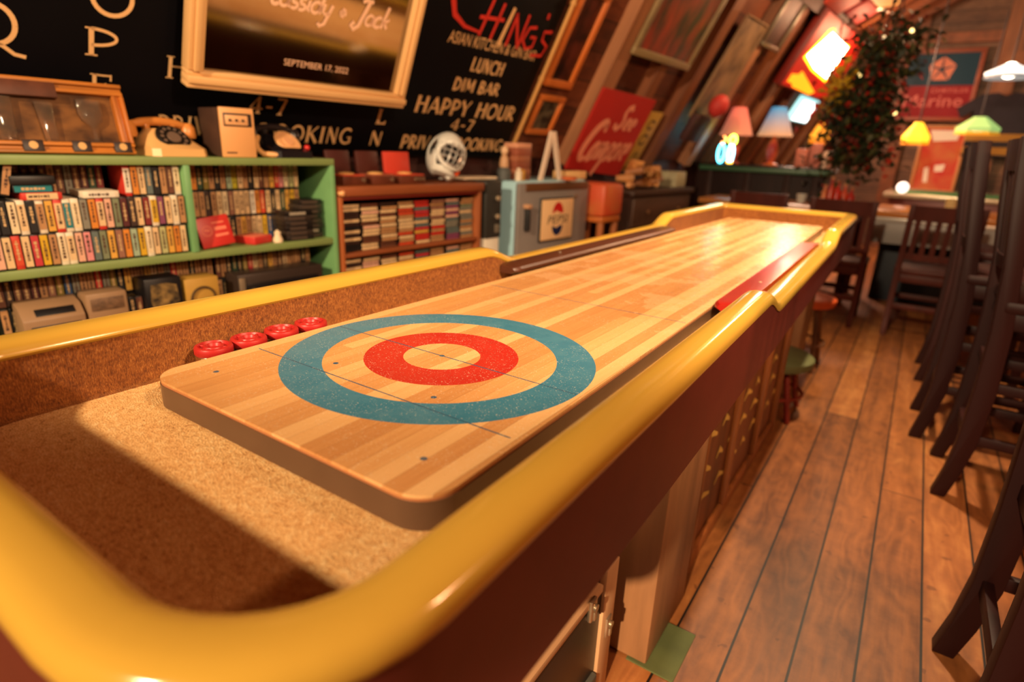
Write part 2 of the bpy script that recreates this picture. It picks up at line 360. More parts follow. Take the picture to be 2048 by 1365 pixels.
struct('wall_front', MB().box(-3.1, 4.8, -5.1, -5.02, 0, 3.9), PLANKW)
RAFT = wood((138, 78, 42), .55, 'y', .4, 9)
RAFTP = wood((170, 112, 74), .55, 'y', .3, 9)
SL = (zt-ZK)/math.cos(ANG)
k = 0
for u, m_, wd in ((3.80, RAFTP, .17), (4.42, RAFT, .12), (5.06, RAFT, .16), (5.95, RAFTP, .14), (6.55, RAFT, .12), (7.15, RAFTP, .13), (7.75, RAFT, .12), (8.35, RAFTP, .12), (8.95, RAFT, .12), (9.5, RAFTP, .12)):
    k += 1
    struct('trim_%d' % k, MB().box(-wd/2, wd/2, .0, SL-.01, 0.0, .09), m_, SM(u, 0, 0))
    struct('trim_%d' % (k+20), MB().box(-wd/2, wd/2, .03, 1.75, 0.0, .10), RAFT, UM(u, 0, 0))
struct('trim_40', MB().box(2.6, U1-.3, -.09, .05, 0.0, .13), wood((70, 34, 20), .5, 'x', .4, 9), SM(0, SL-.03, 0))
# posts and boards on the end wall
struct('trim_41', MB().box(.10, .26, 9.2, 9.3, 0, 3.4), RAFT)
struct('trim_42', MB().box(1.05, 1.27, 9.18, 9.3, 0, 3.4), wood((150, 92, 52), .5, 'z'))
struct('trim_43', MB().box(.3, 4, 9.2, 9.3, 2.62, 2.74), RAFT)
struct('trim_44', MB().box(1.1, 4, 9.15, 9.3, 2.28, 2.5), wood((150, 92, 52), .5, 'x'))

# ================================================================== SHUFFLEBOARD TABLE
def tx(x, y): return x - .0165*max(0, y+.3)*min(1, max(0, (x+.27)/.54))
def sm(t): t = min(1, max(0, t)); return t*t*(3-2*t)
YF, YE, XI, RW = -.575, 2.965, .345, .062
def top_z(y): return .885 - .045*(sm((y-.60)/.17)-sm((y-1.93)/.17))
def loop(off, n=9):
    """closed ring, inner edge pushed outward by off, counted from the near left corner"""
    R = .105; pts = []
    x0, x1, y0, y1 = -XI, XI, YF, YE
    def corner(cx, cy, r, a0): return [(cx+(r+off)*math.cos(math.radians(a0+90*i/n)), cy+(r+off)*math.sin(math.radians(a0+90*i/n))) for i in range(n+1)]
    pts += corner(x0+R, y0+R, R, 180)
    pts += corner(x1-R, y0+R, R, 270)
    ys = [.0, .3, .55]+[.6+.17*i/8 for i in range(9)]+[.9, 1.2, 1.5, 1.8]+[1.93+.17*i/8 for i in range(9)]+[2.3, 2.6]
    pts += [(x1+off, y) for y in ys]
    r2 = .02
    pts += corner(x1-r2, y1-r2, r2, 0)+corner(x0+r2, y1-r2, r2, 90)
    pts += [(x0-off, y) for y in ys[::-1]]
    return pts
def ringmesh(rows, close=False):
    """rows: list of (offset, function height(y)); sweeps them into bands"""
    mb = MB(); L = []
    for off, h in rows:
        P = loop(off); L.append([(tx(x, y), y, h(min(max(y, YF), YE))) for x, y in P])
    n = len(L[0]); vs = [p for r in L for p in r]; fs = []
    R_ = len(rows)
    for a in range(R_ if close else R_-1):
        b = (a+1) % R_
        for i in range(n): j = (i+1) % n; fs.append((a*n+i, a*n+j, b*n+j, b*n+i))
    return mb.add(vs, fs)
tbl = thing('shuffleboard_table', 'long shuffleboard table with glossy yellow rail and maroon sides across the foreground', 'game table', GM(0, 1.2, 0))
TI = Matrix.Translation((0, -1.2, 0))
YEL = mat((200, 157, 62), .13, var=.05, scale=6)
prof = [(0, -.020), (.003, -.009), (.010, -.003), (.022, 0), (.040, 0), (.052, -.003), (.059, -.009), (.062, -.020), (.060, -.026), (.004, -.026)]
rail = ringmesh([(o, (lambda y, d=d: top_z(y)+d)) for o, d in prof], True).build('rail', YEL, tbl, TI)
for f in rail.data.polygons: pass
rail.data.flip_normals()
MAR = mat((94, 34, 27), .42, var=.12, scale=18)
panel = ringmesh([(.004, lambda y: top_z(y)-.024), (.058, lambda y: top_z(y)-.024), (.058, lambda y: .709), (.02, lambda y: .709)], True).build('side_panel', MAR, tbl, TI); panel.data.flip_normals()
def carpet(stops):
    m, nt, n, b = node_mat(); X = NX(nt); vec, x, y, z = obj_xyz(nt)
    sv = X.vec(X.m('MULTIPLY', x, 1), X.m('MULTIPLY', y, 1), X.m('MULTIPLY', z, .33))
    a = X.noise(sv, 520, 3, .6); c = X.noise(vec, 95, 4, .7); d = X.noise(vec, 9, 3)
    f = X.m('ADD', X.m('MULTIPLY', a, .5), X.m('ADD', X.m('MULTIPLY', c, .38), X.m('MULTIPLY', d, .12)))
    nt.links.new(X.ramp(f, stops), b.inputs['Base Color'])
    b.inputs['Roughness'].default_value = .95
    bp = n.new('ShaderNodeBump'); bp.inputs['Strength'].default_value = .9; bp.inputs['Distance'].default_value = .006
    nt.links.new(f, bp.inputs['Height']); nt.links.new(bp.outputs[0], b.inputs['Normal']); return m
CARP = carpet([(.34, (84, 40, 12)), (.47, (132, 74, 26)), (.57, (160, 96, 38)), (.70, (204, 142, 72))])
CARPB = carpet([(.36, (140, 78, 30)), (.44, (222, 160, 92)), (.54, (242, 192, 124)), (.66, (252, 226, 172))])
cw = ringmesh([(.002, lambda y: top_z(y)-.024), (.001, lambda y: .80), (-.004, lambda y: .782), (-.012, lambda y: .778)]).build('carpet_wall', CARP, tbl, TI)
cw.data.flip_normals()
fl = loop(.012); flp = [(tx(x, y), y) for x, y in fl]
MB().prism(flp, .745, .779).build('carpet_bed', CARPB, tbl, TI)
# playing board -------------------------------------------------------
def board_mat():
    m, nt, n, b = node_mat(); X = NX(nt); vec, x, y, z = obj_xyz(nt)
    wd = .0265; q = X.m('DIVIDE', X.m('ADD', x, .27), wd); idx = X.m('FLOOR', q); fr = X.m('SUBTRACT', q, idx)
    r1 = X.white(idx); ys = X.m('ADD', X.m('DIVIDE', y, 1.7), X.m('MULTIPLY', r1, 9.1)); jd = X.m('FLOOR', ys); jf = X.m('SUBTRACT', ys, jd)
    r2 = X.white(X.m('ADD', X.m('MULTIPLY', idx, 17.3), X.m('MULTIPLY', jd, 5.7)))
    g = X.noise(X.vec(X.m('MULTIPLY', x, 160), X.m('ADD', X.m('MULTIPLY', y, 5), X.m('MULTIPLY', r2, 30)), 0), 1, 6, .65)
    v = X.m('ADD', X.m('MULTIPLY', r2, .62), X.m('MULTIPLY', g, .42))
    col = X.ramp(v, [(.18, (188, 128, 74)), (.42, (205, 148, 90)), (.6, (218, 166, 106)), (.9, (226, 180, 122))])
    e = X.m('MULTIPLY', X.m('MINIMUM', fr, X.m('SUBTRACT', 1, fr)), wd); seam = X.m('LESS_THAN', e, .0005)
    col = X.mix(X.m('MULTIPLY', seam, .35), col, lin((120, 66, 30)))
    rr = X.m('SQRT', X.m('ADD', X.m('MULTIPLY', x, x), X.m('MULTIPLY', y, y)))
    def band(a, c): return X.m('MULTIPLY', X.m('GREATER_THAN', rr, a), X.m('LESS_THAN', rr, c))
    wear = X.noise(vec, 26, 6, .65); ang = X.noise(vec, 7, 3)
    blue = X.mix(X.m('MULTIPLY', wear, .55), lin((34, 108, 138)), lin((100, 148, 162)))
    red = X.mix(X.m('MULTIPLY', wear, .45), lin((176, 34, 26)), lin((196, 74, 52)))
    col = X.mix(band(.1905, .254), col, blue); col = X.mix(band(.0635, .127), col, red)
    ln = 0
    for yy in (0, -.169, .482):
        ln = X.m('MAXIMUM', ln, X.m('MULTIPLY', X.m('LESS_THAN', X.m('ABSOLUTE', X.m('SUBTRACT', y, yy)), .0013), X.m('LESS_THAN', X.m('ABSOLUTE', x), .2525)))
    for dx, dy in ((-.208, -.269), (-.104, -.134), (.101, -.136), (.204, -.27), (0, 0)):
        d2 = X.m('ADD', X.m('POWER', X.m('ABSOLUTE', X.m('SUBTRACT', x, dx)), 2), X.m('POWER', X.m('ABSOLUTE', X.m('SUBTRACT', y, dy)), 2))
        ln = X.m('MAXIMUM', ln, X.m('LESS_THAN', d2, .000019))
    col = X.mix(X.m('MULTIPLY', ln, X.m('ADD', .5, X.m('MULTIPLY', wear, .9))), col, lin((48, 84, 110)))
    wax = n.new('ShaderNodeTexNoise'); wax.inputs['Scale'].default_value = 520; wax.inputs['Detail'].default_value = 1; nt.links.new(vec, wax.inputs['Vector'])
    sp = X.m('MULTIPLY', X.m('GREATER_THAN', wax.outputs['Fac'], .70), X.m('GREATER_THAN', ang, .46))
    col = X.mix(X.m('MULTIPLY', sp, .65), col, lin((240, 226, 196)))
    far = X.m('MULTIPLY', X.m('GREATER_THAN', X.noise(vec, 5.5, 5, .6), .56), X.m('GREATER_THAN', y, .35))
    col = X.mix(X.m('MULTIPLY', far, .3), col, lin((236, 190, 140)))
    nt.links.new(col, b.inputs['Base Color']); b.inputs['Roughness'].default_value = .34
    nt.links.new(X.m('ADD', .14, X.m('MULTIPLY', wear, .26)), b.inputs['Roughness'])
    return m
def board_outline(g=0, r=.045, n=8):
    x0, x1, y0, y1 = -.270-g, .269+g, -.336-g, 2.83+g; P = []
    for cx, cy, a0 in ((x0+r, y0+r, 180), (x1-r, y0+r, 270), (x1-r, y1-r, 0), (x0+r, y1-r, 90)):
        rr = r+0*g
        P += [(tx(cx+rr*math.cos(math.radians(a0+90*i/n)), cy), cy+rr*math.sin(math.radians(a0+90*i/n))) for i in range(n+1)]
    return P
MB().prism(board_outline(), .8165, .82).build('playing_board', board_mat(), tbl, TI)
bd = MB().prism(board_outline(.0008), .779, .8128).build('edge_band', mat((92, 66, 48), .35, var=.1, scale=20), tbl, TI); bd['label'] = 'dark brown edge banding of the board'
MB().prism(board_outline(-.0002), .8128, .8165).build('edge_trim', mat((176, 112, 70), .4), tbl, TI)
# cushions in the low middle stretch -----------------------------------
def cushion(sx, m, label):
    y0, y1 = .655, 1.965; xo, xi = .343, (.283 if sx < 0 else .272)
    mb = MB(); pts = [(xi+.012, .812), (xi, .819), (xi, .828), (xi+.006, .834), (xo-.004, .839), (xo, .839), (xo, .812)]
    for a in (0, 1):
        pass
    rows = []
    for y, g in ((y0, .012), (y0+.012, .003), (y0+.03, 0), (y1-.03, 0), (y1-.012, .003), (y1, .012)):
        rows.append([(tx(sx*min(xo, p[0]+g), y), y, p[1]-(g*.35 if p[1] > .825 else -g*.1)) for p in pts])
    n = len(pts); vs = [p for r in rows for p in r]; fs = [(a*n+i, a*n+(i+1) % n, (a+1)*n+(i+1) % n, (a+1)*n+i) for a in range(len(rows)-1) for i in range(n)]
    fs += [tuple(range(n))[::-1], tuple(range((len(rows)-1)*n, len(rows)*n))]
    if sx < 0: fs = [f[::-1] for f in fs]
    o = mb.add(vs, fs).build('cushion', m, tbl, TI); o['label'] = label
    s = MB()
    s.lathe([(0, .8395), (.004, .8395), (.005, .838)], 10, (tx(sx*.318, .95), .95, 0)); s.build('screw', mat((220, 200, 170), .3, .8), o, Matrix())
cushion(-1, wood((84, 44, 26), .38, 'y', .35, 12), 'dark brown wooden cushion on the left side')
cushion(1, mat((168, 30, 20), .28, var=.15, scale=12, coat=.2), 'cushion on the right side, coloured with the red neon reflection')  # red neon reflection on brown wood, put into the base colour
# pedestals --------------------------------------------------------------
PED = wood((160, 110, 70), .55, 'z', .35, 16)
MB().rbox(-.24, .296, .392, .668, .004, .712, .005).build('pedestal', PED, tbl, TI)
MB().rbox(-.24, .26, 2.40, 2.68, .0, .712, .005).build('pedestal', PED, tbl, TI)
# crate-like cabinet standing under the middle of the table
CAB = wood((120, 62, 28), .5, 'z', .5, 14)
pc = thing('wooden_cabinet', 'carved reddish wooden cabinet standing under the middle of the game table', 'cabinet', GM(.0, 1.31, 0))
MB().box(-.24, .255, -.62, .64, .0, .70).build('body', CAB, pc)
fm = MB()
for a, b, c, d in ((-.62, -.585, .0, .70), (-.55, -.53, .0, .70), (.60, .64, .0, .70), (-.2, -.17, .05, .66), (.22, .25, .05, .66)): fm.rbox(.255, .277, a, b, c, d, .006)
for c, d in ((.0, .05), (.66, .70)): fm.rbox(.255, .272, -.53, .60, c, d, .006)
fm.build('moulding', wood((150, 84, 40), .4, 'z', .5, 20), pc)
lt = MB(); lt.T = basis(Vector((.2565, 0, 0)), Vector((0, 1, 0)), Vector((0, 0, 1)), Vector((1, 0, 0)))
random.seed(3)
for r in range(5):
    y = -.48
    while y < .55:
        wv = random.uniform(.05, .13); zz = .58-r*.1+random.uniform(-.008, .008)
        lt.ribbon([(y, zz), (y+wv*.4, zz+.02), (y+wv, zz-.006)], [.006, .022, .01]); y += wv+.05
lt.build('faded_lettering', mat((206, 158, 72), .6), pc)
o = MB().box(-.055, .06, -.085, .085, 0, .004).build('floor_pad', mat((86, 92, 48), .8, var=.25, scale=12), None, GM(.305, .470, 0)); tag(o, 'small green pad under the foot of the table pedestal', 'floor pad')
# black case with wooden edges
bc = thing('storage_case', 'black flat case with pale wooden edges and metal latches under the near end', 'case', GM(.05, -.05, 0))
MB().rbox(-.15, .180, -.35, .345, 0.0, .300, .006).build('body', mat((34, 26, 23), .4, var=.2, scale=9), bc)
PW = wood((196, 150, 108), .5, 'y', .2, 20)
MB().rbox(.158, .186, -.35, .28, .300, .318, .003).build('wooden_edge', PW, bc)
MB().rbox(.172, .188, .288, .348, .0, .345, .003).build('wooden_edge', wood((196, 150, 108), .5, 'z', .2, 20), bc)
ST = mat((196, 176, 146), .3, .9)
for y, z in ((.225, .302), (.318, .19)):
    l = MB(); l.rbox(.183, .194, y-.013, y+.013, z-.030, z+.022, .005); l.cyl((.19, y, z+.004), (.199, y, z+.004), .008, 12); l.rbox(.19, .198, y-.005, y+.005, z-.026, z-.006, .002)
    l.build('latch', ST, bc)
MB().rbox(.15, .192, .20, .284, .0, .085, .006).build('corner_guard', mat((92, 92, 84), .5, .3, var=.2, scale=20), bc)
# pucks -------------------------------------------------------------------
def puck():
    mb = MB().lathe([(.0, 0), (.0285, 0), (.0293, .002), (.0293, .0320), (.0275, .0335), (0, .0335)], 40)
    root = mb.build('puck', mat((214, 206, 192), .18, 1.0), None)
    RED = mat((172, 34, 32), .4)
    c = MB().lathe([(0, .0325), (.0282, .0325), (.0297, .0345), (.0297, .0425), (.0284, .0455), (.0240, .0465), (.0222, .0420), (.0170, .0415), (.0152, .0455), (.0120, .0457), (.0102, .0412), (.0, .0410)], 48)
    for k in range(4):
        a = k*PI/2+.6
        c.T = Matrix.Rotation(a, 4, 'Z'); c.rbox(.0155, .0225, -.0016, .0016, .0410, .0450, .0007)
    c.T = None
    c.build('cap', RED, root); return root
pk = puck()
PL_ = [('nearest', -.307, -.2147), ('second nearest', -.304, -.1537), ('second farthest', -.305, -.0884), ('farthest', -.303, -.0258)]
for i, (nm, x, y) in enumerate(PL_):
    M = GM(x, y, .7797, i*1.3)
    lab = 'red and chrome shuffleboard puck, %s of the row of four in the left gutter' % nm
    if i == 0: pk.matrix_world = M; tag(pk, lab, 'puck', 'pucks waiting in the left gutter')
    else: dup(pk, M, lab)

# ================================================================== LEFT WALL: SHELVES OF TAPES
GRN = mat((128, 146, 84), .5, var=.12, scale=10); GRN2 = mat((112, 162, 104), .5, var=.1, scale=10)
sh = thing('bookshelf', 'green painted bookshelf packed with tape cartridges against the left wall', 'bookshelf', WM(.85, .16, 0))
def LB(u0, u1, v0, v1, z0, z1, du=.85, dv=.16): return MB().rbox(dv-v1, dv-v0, u0-du, u1-du, z0, z1, .003)
LB(.12, 1.576, 0, .31, 1.046, 1.073).build('top_board', GRN, sh)
LB(.14, 1.556, .004, .30, .714, .741).build('shelf', GRN, sh); LB(.14, 1.556, .004, .30, .478, .504).build('shelf', GRN, sh); LB(.14, 1.556, .004, .30, .10, .126).build('shelf', GRN, sh)
LB(.957, .979, .0, .30, .741, 1.046).build('divider', GRN2, sh)
LB(1.555, 1.576, 0, .31, 0, 1.046).build('side_panel', GRN2, sh); LB(.12, .141, 0, .31, 0, 1.046).build('side_panel', GRN2, sh)
LB(.141, 1.555, .298, .31, .05, 1.046).build('back_panel', mat((48, 74, 44), .7), sh)

PAL = {'cream': (226, 188, 138), 'pale pink': (226, 170, 142), 'orange-red': (206, 70, 36), 'raspberry': (192, 50, 56), 'yellow': (214, 166, 24), 'tan': (184, 132, 84),
 'ivory': (232, 206, 164), 'pink': (222, 138, 138), 'slate': (96, 108, 104), 'sage': (122, 128, 96), 'golden': (222, 164, 64), 'mauve': (148, 98, 76), 'orange': (216, 130, 38),
 'mint': (158, 176, 146), 'pale green': (184, 180, 122), 'lime': (190, 176, 28), 'black': (22, 19, 20), 'teal': (10, 118, 124), 'brown': (104, 58, 38), 'dark red': (126, 32, 28),
 'grey': (132, 126, 110), 'purple': (134, 66, 96), 'white': (232, 218, 196), 'blue': (42, 76, 120), 'maroon': (84, 26, 26), 'olive': (132, 112, 36), 'red': (200, 46, 34), 'dark brown': (58, 34, 26), 'forest green': (40, 70, 46)}
SHELL = mat((24, 19, 18), .45)
def label_mat(c, k=.16):
    rgb = PAL[c]; return mat(rgb, .6, var=k, scale=70, stretch=(1, 1, .5))
def lower(c): return c
TW, THT, TD = .0212, .101, .130
def tape(c, shell=None, flat=False, strip=None):
    """an eight-track style cartridge: shell with a paper label round its spine end (spine faces +x)"""
    b = MB().rbox(-TD, 0, -TW/2, TW/2, 0, THT, .0022)
    root = b.build('tape_cartridge', shell or SHELL)
    l = MB().box(-.04, .0006, -TW/2+.0014, TW/2-.0014, .006 if not shell else .012, THT-.004 if not shell else THT-.012)
    l.build('spine_label', label_mat(c), root)
    t = MB(); t.T = basis(Vector((.0008, 0, 0)), Vector((0, 0, 1)), Vector((0, -1, 0)), Vector((1, 0, 0)))
    random.seed(sum(map(ord, c)) + len(bpy.data.objects))
    x = random.uniform(.02, .035)
    while x < .082:
        wv = random.uniform(.003, .011); t.ribbon([(x, 0), (x+wv, 0)], random.choice((.004, .006, .008))); x += wv+.002
    dark = sum(PAL[c]) > 330
    t.build('print', mat((74, 44, 28) if dark else (196, 160, 110), .6), root)
    return root
REDSH = mat((196, 50, 36), .5); WHSH = mat((226, 210, 184), .5)
def tape_row(names, u0, z, v, step, row, bay, group, jit=.004, skip=()):
    for i, c in enumerate(names):
        if c is None: continue
        shell = None
        if c.endswith('*'): c = c[:-1]; shell = REDSH
        if c.endswith('+'): c = c[:-1]; shell = WHSH
        o = tape(c, shell); o.matrix_world = WM(u0+i*step, v-random.uniform(0, jit), z+.0008)
        extra = ' in red sleeve' if shell is REDSH else ''
        tag(o, '%s tape%s, %s from left, %s row of %s' % (c, extra, ORD[i], row, bay), 'tape', group)
G1 = 'tape cartridges in the left bay'; G2 = 'tape cartridges in the right bay'; G3 = 'tape cartridges below the middle shelf'
LBAY = "the shelf's left bay"; RBAY = "the shelf's right bay"
tape_row(['pale pink', 'cream', 'orange-red*', 'cream', 'raspberry', 'yellow', 'tan', 'ivory+', 'cream+', 'pale pink', 'pink', 'slate', 'sage', 'golden', 'mauve', 'orange', 'mint', 'yellow', 'ivory+', 'cream', 'pale green', 'golden', 'orange', 'cream'], .414, .741, .018, .02265, 'bottom', LBAY, G1)
tape_row(['black', 'black', 'ivory', 'cream+', 'black', 'tan+', 'golden', 'cream*', 'teal+', 'ivory+', 'grey', 'orange', 'cream*', 'pale pink', 'sage', 'maroon', 'dark brown', 'cream', 'dark red', 'yellow+', 'purple', 'cream', 'ivory+', 'tan'], .420, .8425, .018, .02265, 'middle', LBAY, G1)
tape_row(['maroon', 'black', 'dark red', 'maroon', 'brown', 'brown', 'tan', 'brown', 'grey', 'brown', 'maroon', 'forest green', 'dark red'], .475, .944, .14, .0222, 'shadowy upper', LBAY, G1)
tape_row(['white*', 'orange', 'cream', 'slate', 'black', 'tan', 'brown', 'ivory+'], .785, .944, .03, .0224, 'upper front', LBAY, G1)
# loose tapes lying on the middle row
def lying(c, u, z, v, label, shell=None, tilt=0):
    o = tape(c, shell); o.matrix_world = WM(u, v, z) @ Matrix.Rotation(PI/2, 4, 'X') @ Matrix.Translation((0, 0, -THT/2)) ; tag(o, label, 'tape', G1); return o
lying('cream', .545, .9545, .012, 'cream tape cartridge in a red sleeve lying flat on the left of the middle row', REDSH)
lying('teal', .530, .9765, .02, 'teal labelled black tape cartridge lying flat on the red sleeved one')
lying('white', .700, .9545, .012, 'white tape cartridge with dark windows lying flat beside the red and white one', WHSH)
o = MB().rbox(-.13, 0, -.055, .055, 0, .026, .003).build('tape_box', SHELL, None, WM(.53, .012, .988)); tag(o, 'flat black tape box on top of the teal labelled cartridge', 'tape box')
o = tape('tan'); o.matrix_world = WM(.458, .02, .9565) @ Matrix.Rotation(-.24, 4, 'X'); tag(o, 'tan tape cartridge leaning over at the far left of the upper row', 'tape', G1)
# right bay
R_ = [['tan', 'brown', 'orange', 'forest green', 'olive', 'tan', 'black', 'tan', 'mint', 'lime', 'cream', 'tan', 'black', 'cream', 'brown', 'tan', 'golden', 'red', 'pink', 'ivory', 'pale green', 'cream'],
      ['golden', 'olive', 'tan', 'tan', 'dark brown', 'tan', 'cream', 'ivory', 'mauve', 'cream', 'cream', 'cream', 'white', 'orange', 'orange-red', 'cream', 'black', 'cream', 'forest green', 'golden', 'yellow', 'tan'],
      ['tan', 'brown', 'tan', 'tan', 'brown', 'tan', 'tan', 'tan', 'black', 'tan', 'golden', 'tan', 'cream', 'cream', 'yellow', 'blue', 'cream', 'white', 'white', 'brown', 'tan', 'tan']]
for r, (nm, z) in zip(R_, (('top', .944), ('middle', .8425), ('bottom', .741))):
    tape_row(r, 1.003, z, .145, .0225, nm, RBAY, G2, .006)
# things standing in front of them
rf = MB().rbox(-.004, .004, -.062, .062, 0, .112, .002).build('record_sleeve', mat((196, 42, 34), .45), None, WM(1.068, .032, .7500) @ Matrix.Rotation(.12, 4, 'X') @ Matrix.Rotation(-.22, 4, 'Y'))
tag(rf, 'bright red sleeve leaning at the left end of the right bay', 'record sleeve')
t = MB(); t.T = basis(Vector((.0045, 0, 0)), Vector((0, 1, 0)), Vector((0, 0, 1)), Vector((1, 0, 0)))
t.ribbon(arc(-.030, .062, .018, .018, 0, 360, 20), .003); t.ribbon([(-.04, .066), (-.02, .062)], .006); t.ribbon([(-.006, .088), (.04, .086)], .005); t.ribbon([(-.002, .066), (.044, .064)], .012); t.ribbon([(-.004, .04), (.046, .040)], .009)
t.build('print', mat((232, 120, 92), .5), rf)
rt = MB().rbox(-.10, 0, -.05, .05, 0, .030, .004).build('tape_box', mat((196, 46, 40), .45), None, WM(1.245, .03, .742, .35)); tag(rt, 'flat red tape box lying in front of the right bay rows', 'tape box')
MB().rbox(-.094, -.002, -.049, .049, .0295, .032, .001).build('lid', mat((222, 108, 82), .4), rt)
fg = MB().lathe([(0, 0), (.018, 0), (.020, .012), (.012, .030), (.014, .040), (.0, .052)], 16).build('figurine', mat((232, 206, 170), .5), None, WM(1.305, .028, .742)); tag(fg, 'small cream figurine beside the flat red tape box', 'figurine')
BLK = [mat((34, 28, 26), .35), mat((52, 42, 36), .35), mat((24, 20, 20), .3)]
n = 0
for col_, (u, v, z0, cnt, nm) in enumerate(((1.405, .02, .742, 6, 'front left'), (1.487, .05, .742, 8, 'back right'))):
    for i in range(cnt):
        b = MB().rbox(-.11, 0, -.062 if col_ == 0 else -.052, .062 if col_ == 0 else .052, 0, .0198, .0015)
        o = b.build('cassette_box', BLK[(i+col_) % 3], None, WM(u+random.uniform(-.003, .003), v+random.uniform(0, .004), z0+i*.0202, random.uniform(-.03, .03)))
        MB().box(-.05, .0007, -.045, .03, .004, .0155).build('spine_label', mat((150, 138, 120) if (i, col_) in ((5, 0), (1, 1)) else (70, 54, 44), .5), o)
        tag(o, 'dark cassette box, %s from the bottom of the %s stack in the right bay' % (ORD[i], nm), 'cassette', 'dark cassette boxes stacked in the right bay')
# lower bay
LOW = ['brown', 'dark brown', 'brown', 'brown', 'maroon', 'tan', 'mauve', 'olive', 'blue', 'grey', 'tan', 'tan', 'red', 'grey', 'olive', 'black', 'golden', 'tan', 'tan', 'golden', 'cream', 'tan', 'grey', 'raspberry', 'tan', 'tan', 'black', 'tan', 'brown', 'tan']
tape_row(LOW, .410, .6072, .11, .0222, 'upper', 'the lower left', G3, .006)
LOW2 = ['brown', 'tan', 'black', 'forest green', 'black', 'olive', 'raspberry', 'cream', 'tan', 'black', 'golden', 'tan', 'brown', 'cream', 'tan', 'tan', 'tan', 'black', 'tan']
tape_row(LOW2, 1.085, .6072, .11, .0222, 'upper', 'the lower right', G3, .006)
tape_row(['tan', 'black', 'black', 'brown', 'tan', 'orange', 'black', 'brown', 'maroon', 'tan', 'maroon', 'brown', 'golden', 'tan', 'brown', 'tan', 'tan', 'maroon', 'black', 'brown', 'black', 'grey', 'brown', 'tan', 'tan', 'brown', 'tan', 'black', 'brown', 'tan'], .410, .5045, .11, .0222, 'floor', 'the lower left', G3, .006)
tape_row(['tan', 'black', 'brown', 'tan', 'black', 'brown', 'tan', 'black', 'grey', 'brown', 'tan', 'brown', 'black', 'tan', 'brown', 'tan', 'black', 'tan', 'brown'], 1.085, .5045, .11, .0222, 'floor', 'the lower right', G3, .006)
# tape players on the lower shelf
CRM = mat((150, 116, 84), .5, var=.1, scale=12); DK = mat((18, 15, 17), .4)
p = thing('tape_player', 'cream tape player with a dark slot and knob at the lower far left', 'tape player', WM(.512, .045, .5045))
b = MB(); b.prism([(-.05, 0), (.042, 0), (.042, .078), (.010, .112), (-.05, .128)], -.082, .082, 'xz'); b.build('body', CRM, p, bevel=.004)
MB().rbox(.036, .0435, -.065, .070, .018, .058, .003).build('front_panel', DK, p)
s = MB(); s.T = Matrix.Translation((.026, 0, .0955)) @ Matrix.Rotation(math.atan2(.034, .032)-PI/2+PI/2, 4, 'Y'); s.rbox(-.014, .012, -.045, .06, -.002, .0015, .001); s.build('slot', DK, p)
MB().lathe([(.0, .042), (.011, .042), (.011, .056), (.0, .058)], 16, (0, -.088, .03), 'x').build('knob', DK, p)
q = thing('tape_player', 'cream tape player with small dark windows, second of the players on the lower shelf', 'tape player', WM(.662, .045, .5045))
MB().rbox(-.05, .040, -.060, .060, 0, .135, .006).build('body', CRM, q)
for y in (-.032, .004, .036): MB().rbox(.036, .0425, y-.012, y+.012, .018, .05, .003).build('window', DK, q)
MB().rbox(.036, .0415, -.05, .05, .075, .120, .004).build('grille', mat((120, 88, 62), .6, var=.5, scale=60), q)
for c, u in (('black', .742), ('brown', .764)):
    o = tape(c); o.matrix_world = WM(u, .03, .5045); tag(o, '%s tape cartridge standing between the cream player and the black picture box' % c, 'tape', G3)
sb = thing('picture_box', 'black box with a pale mottled picture on the lower shelf', 'box', WM(.838, .04, .5045))
MB().rbox(-.06, .036, -.060, .062, 0, .158, .003).build('body', DK, sb)
pm = MB(); pm.T = basis(Vector((.0365, 0, 0)), Vector((0, 1, 0)), Vector((0, 0, 1)), Vector((1, 0, 0)))
pm.flat([(-.035+.0, .03), (.03, .02), (.05, .07), (.045, .13), (.01, .14), (-.04, .138), (-.045, .08)], .0); pm.build('picture', mat((150, 118, 66), .5, scale=34, rgb2=(28, 22, 18)), sb)
yb = thing('speaker_box', 'yellow box with a dark ring on the lower shelf', 'box', WM(.973, .04, .5045))
MB().rbox(-.06, .036, -.062, .060, 0, .140, .003).build('body', mat((184, 140, 58), .5, var=.1, scale=12), yb)
MB().lathe([(.038, .035), (.040, .042), (.046, .042), (.048, .035)], 32, (0, 0, .062), 'x').build('ring', mat((74, 54, 30), .5), yb)
sr = thing('stereo_deck', 'wide dark stereo deck with knobs under the right bay', 'stereo', WM(1.300, .042, .5045))
MB().rbox(-.06, .046, -.195, .185, 0, .130, .005).build('body', mat((52, 40, 34), .35), sr)
MB().rbox(.044, .049, -.165, .160, .03, .092, .002).build('front_panel', mat((26, 22, 22), .25), sr)
MB().rbox(.044, .051, -.192, -.168, .008, .118, .002).build('trim', mat((150, 130, 106), .35, .5), sr)
MB().rbox(.044, .0505, -.09, .12, .045, .062, .001).build('dial_scale', mat((104, 78, 58), .3), sr)
for y in (-.135, .14): MB().lathe([(0, .046), (.013, .048), (.012, .062), (0, .063)], 18, (0, y, .062), 'x').build('knob', mat((96, 84, 70), .3, .6), sr)

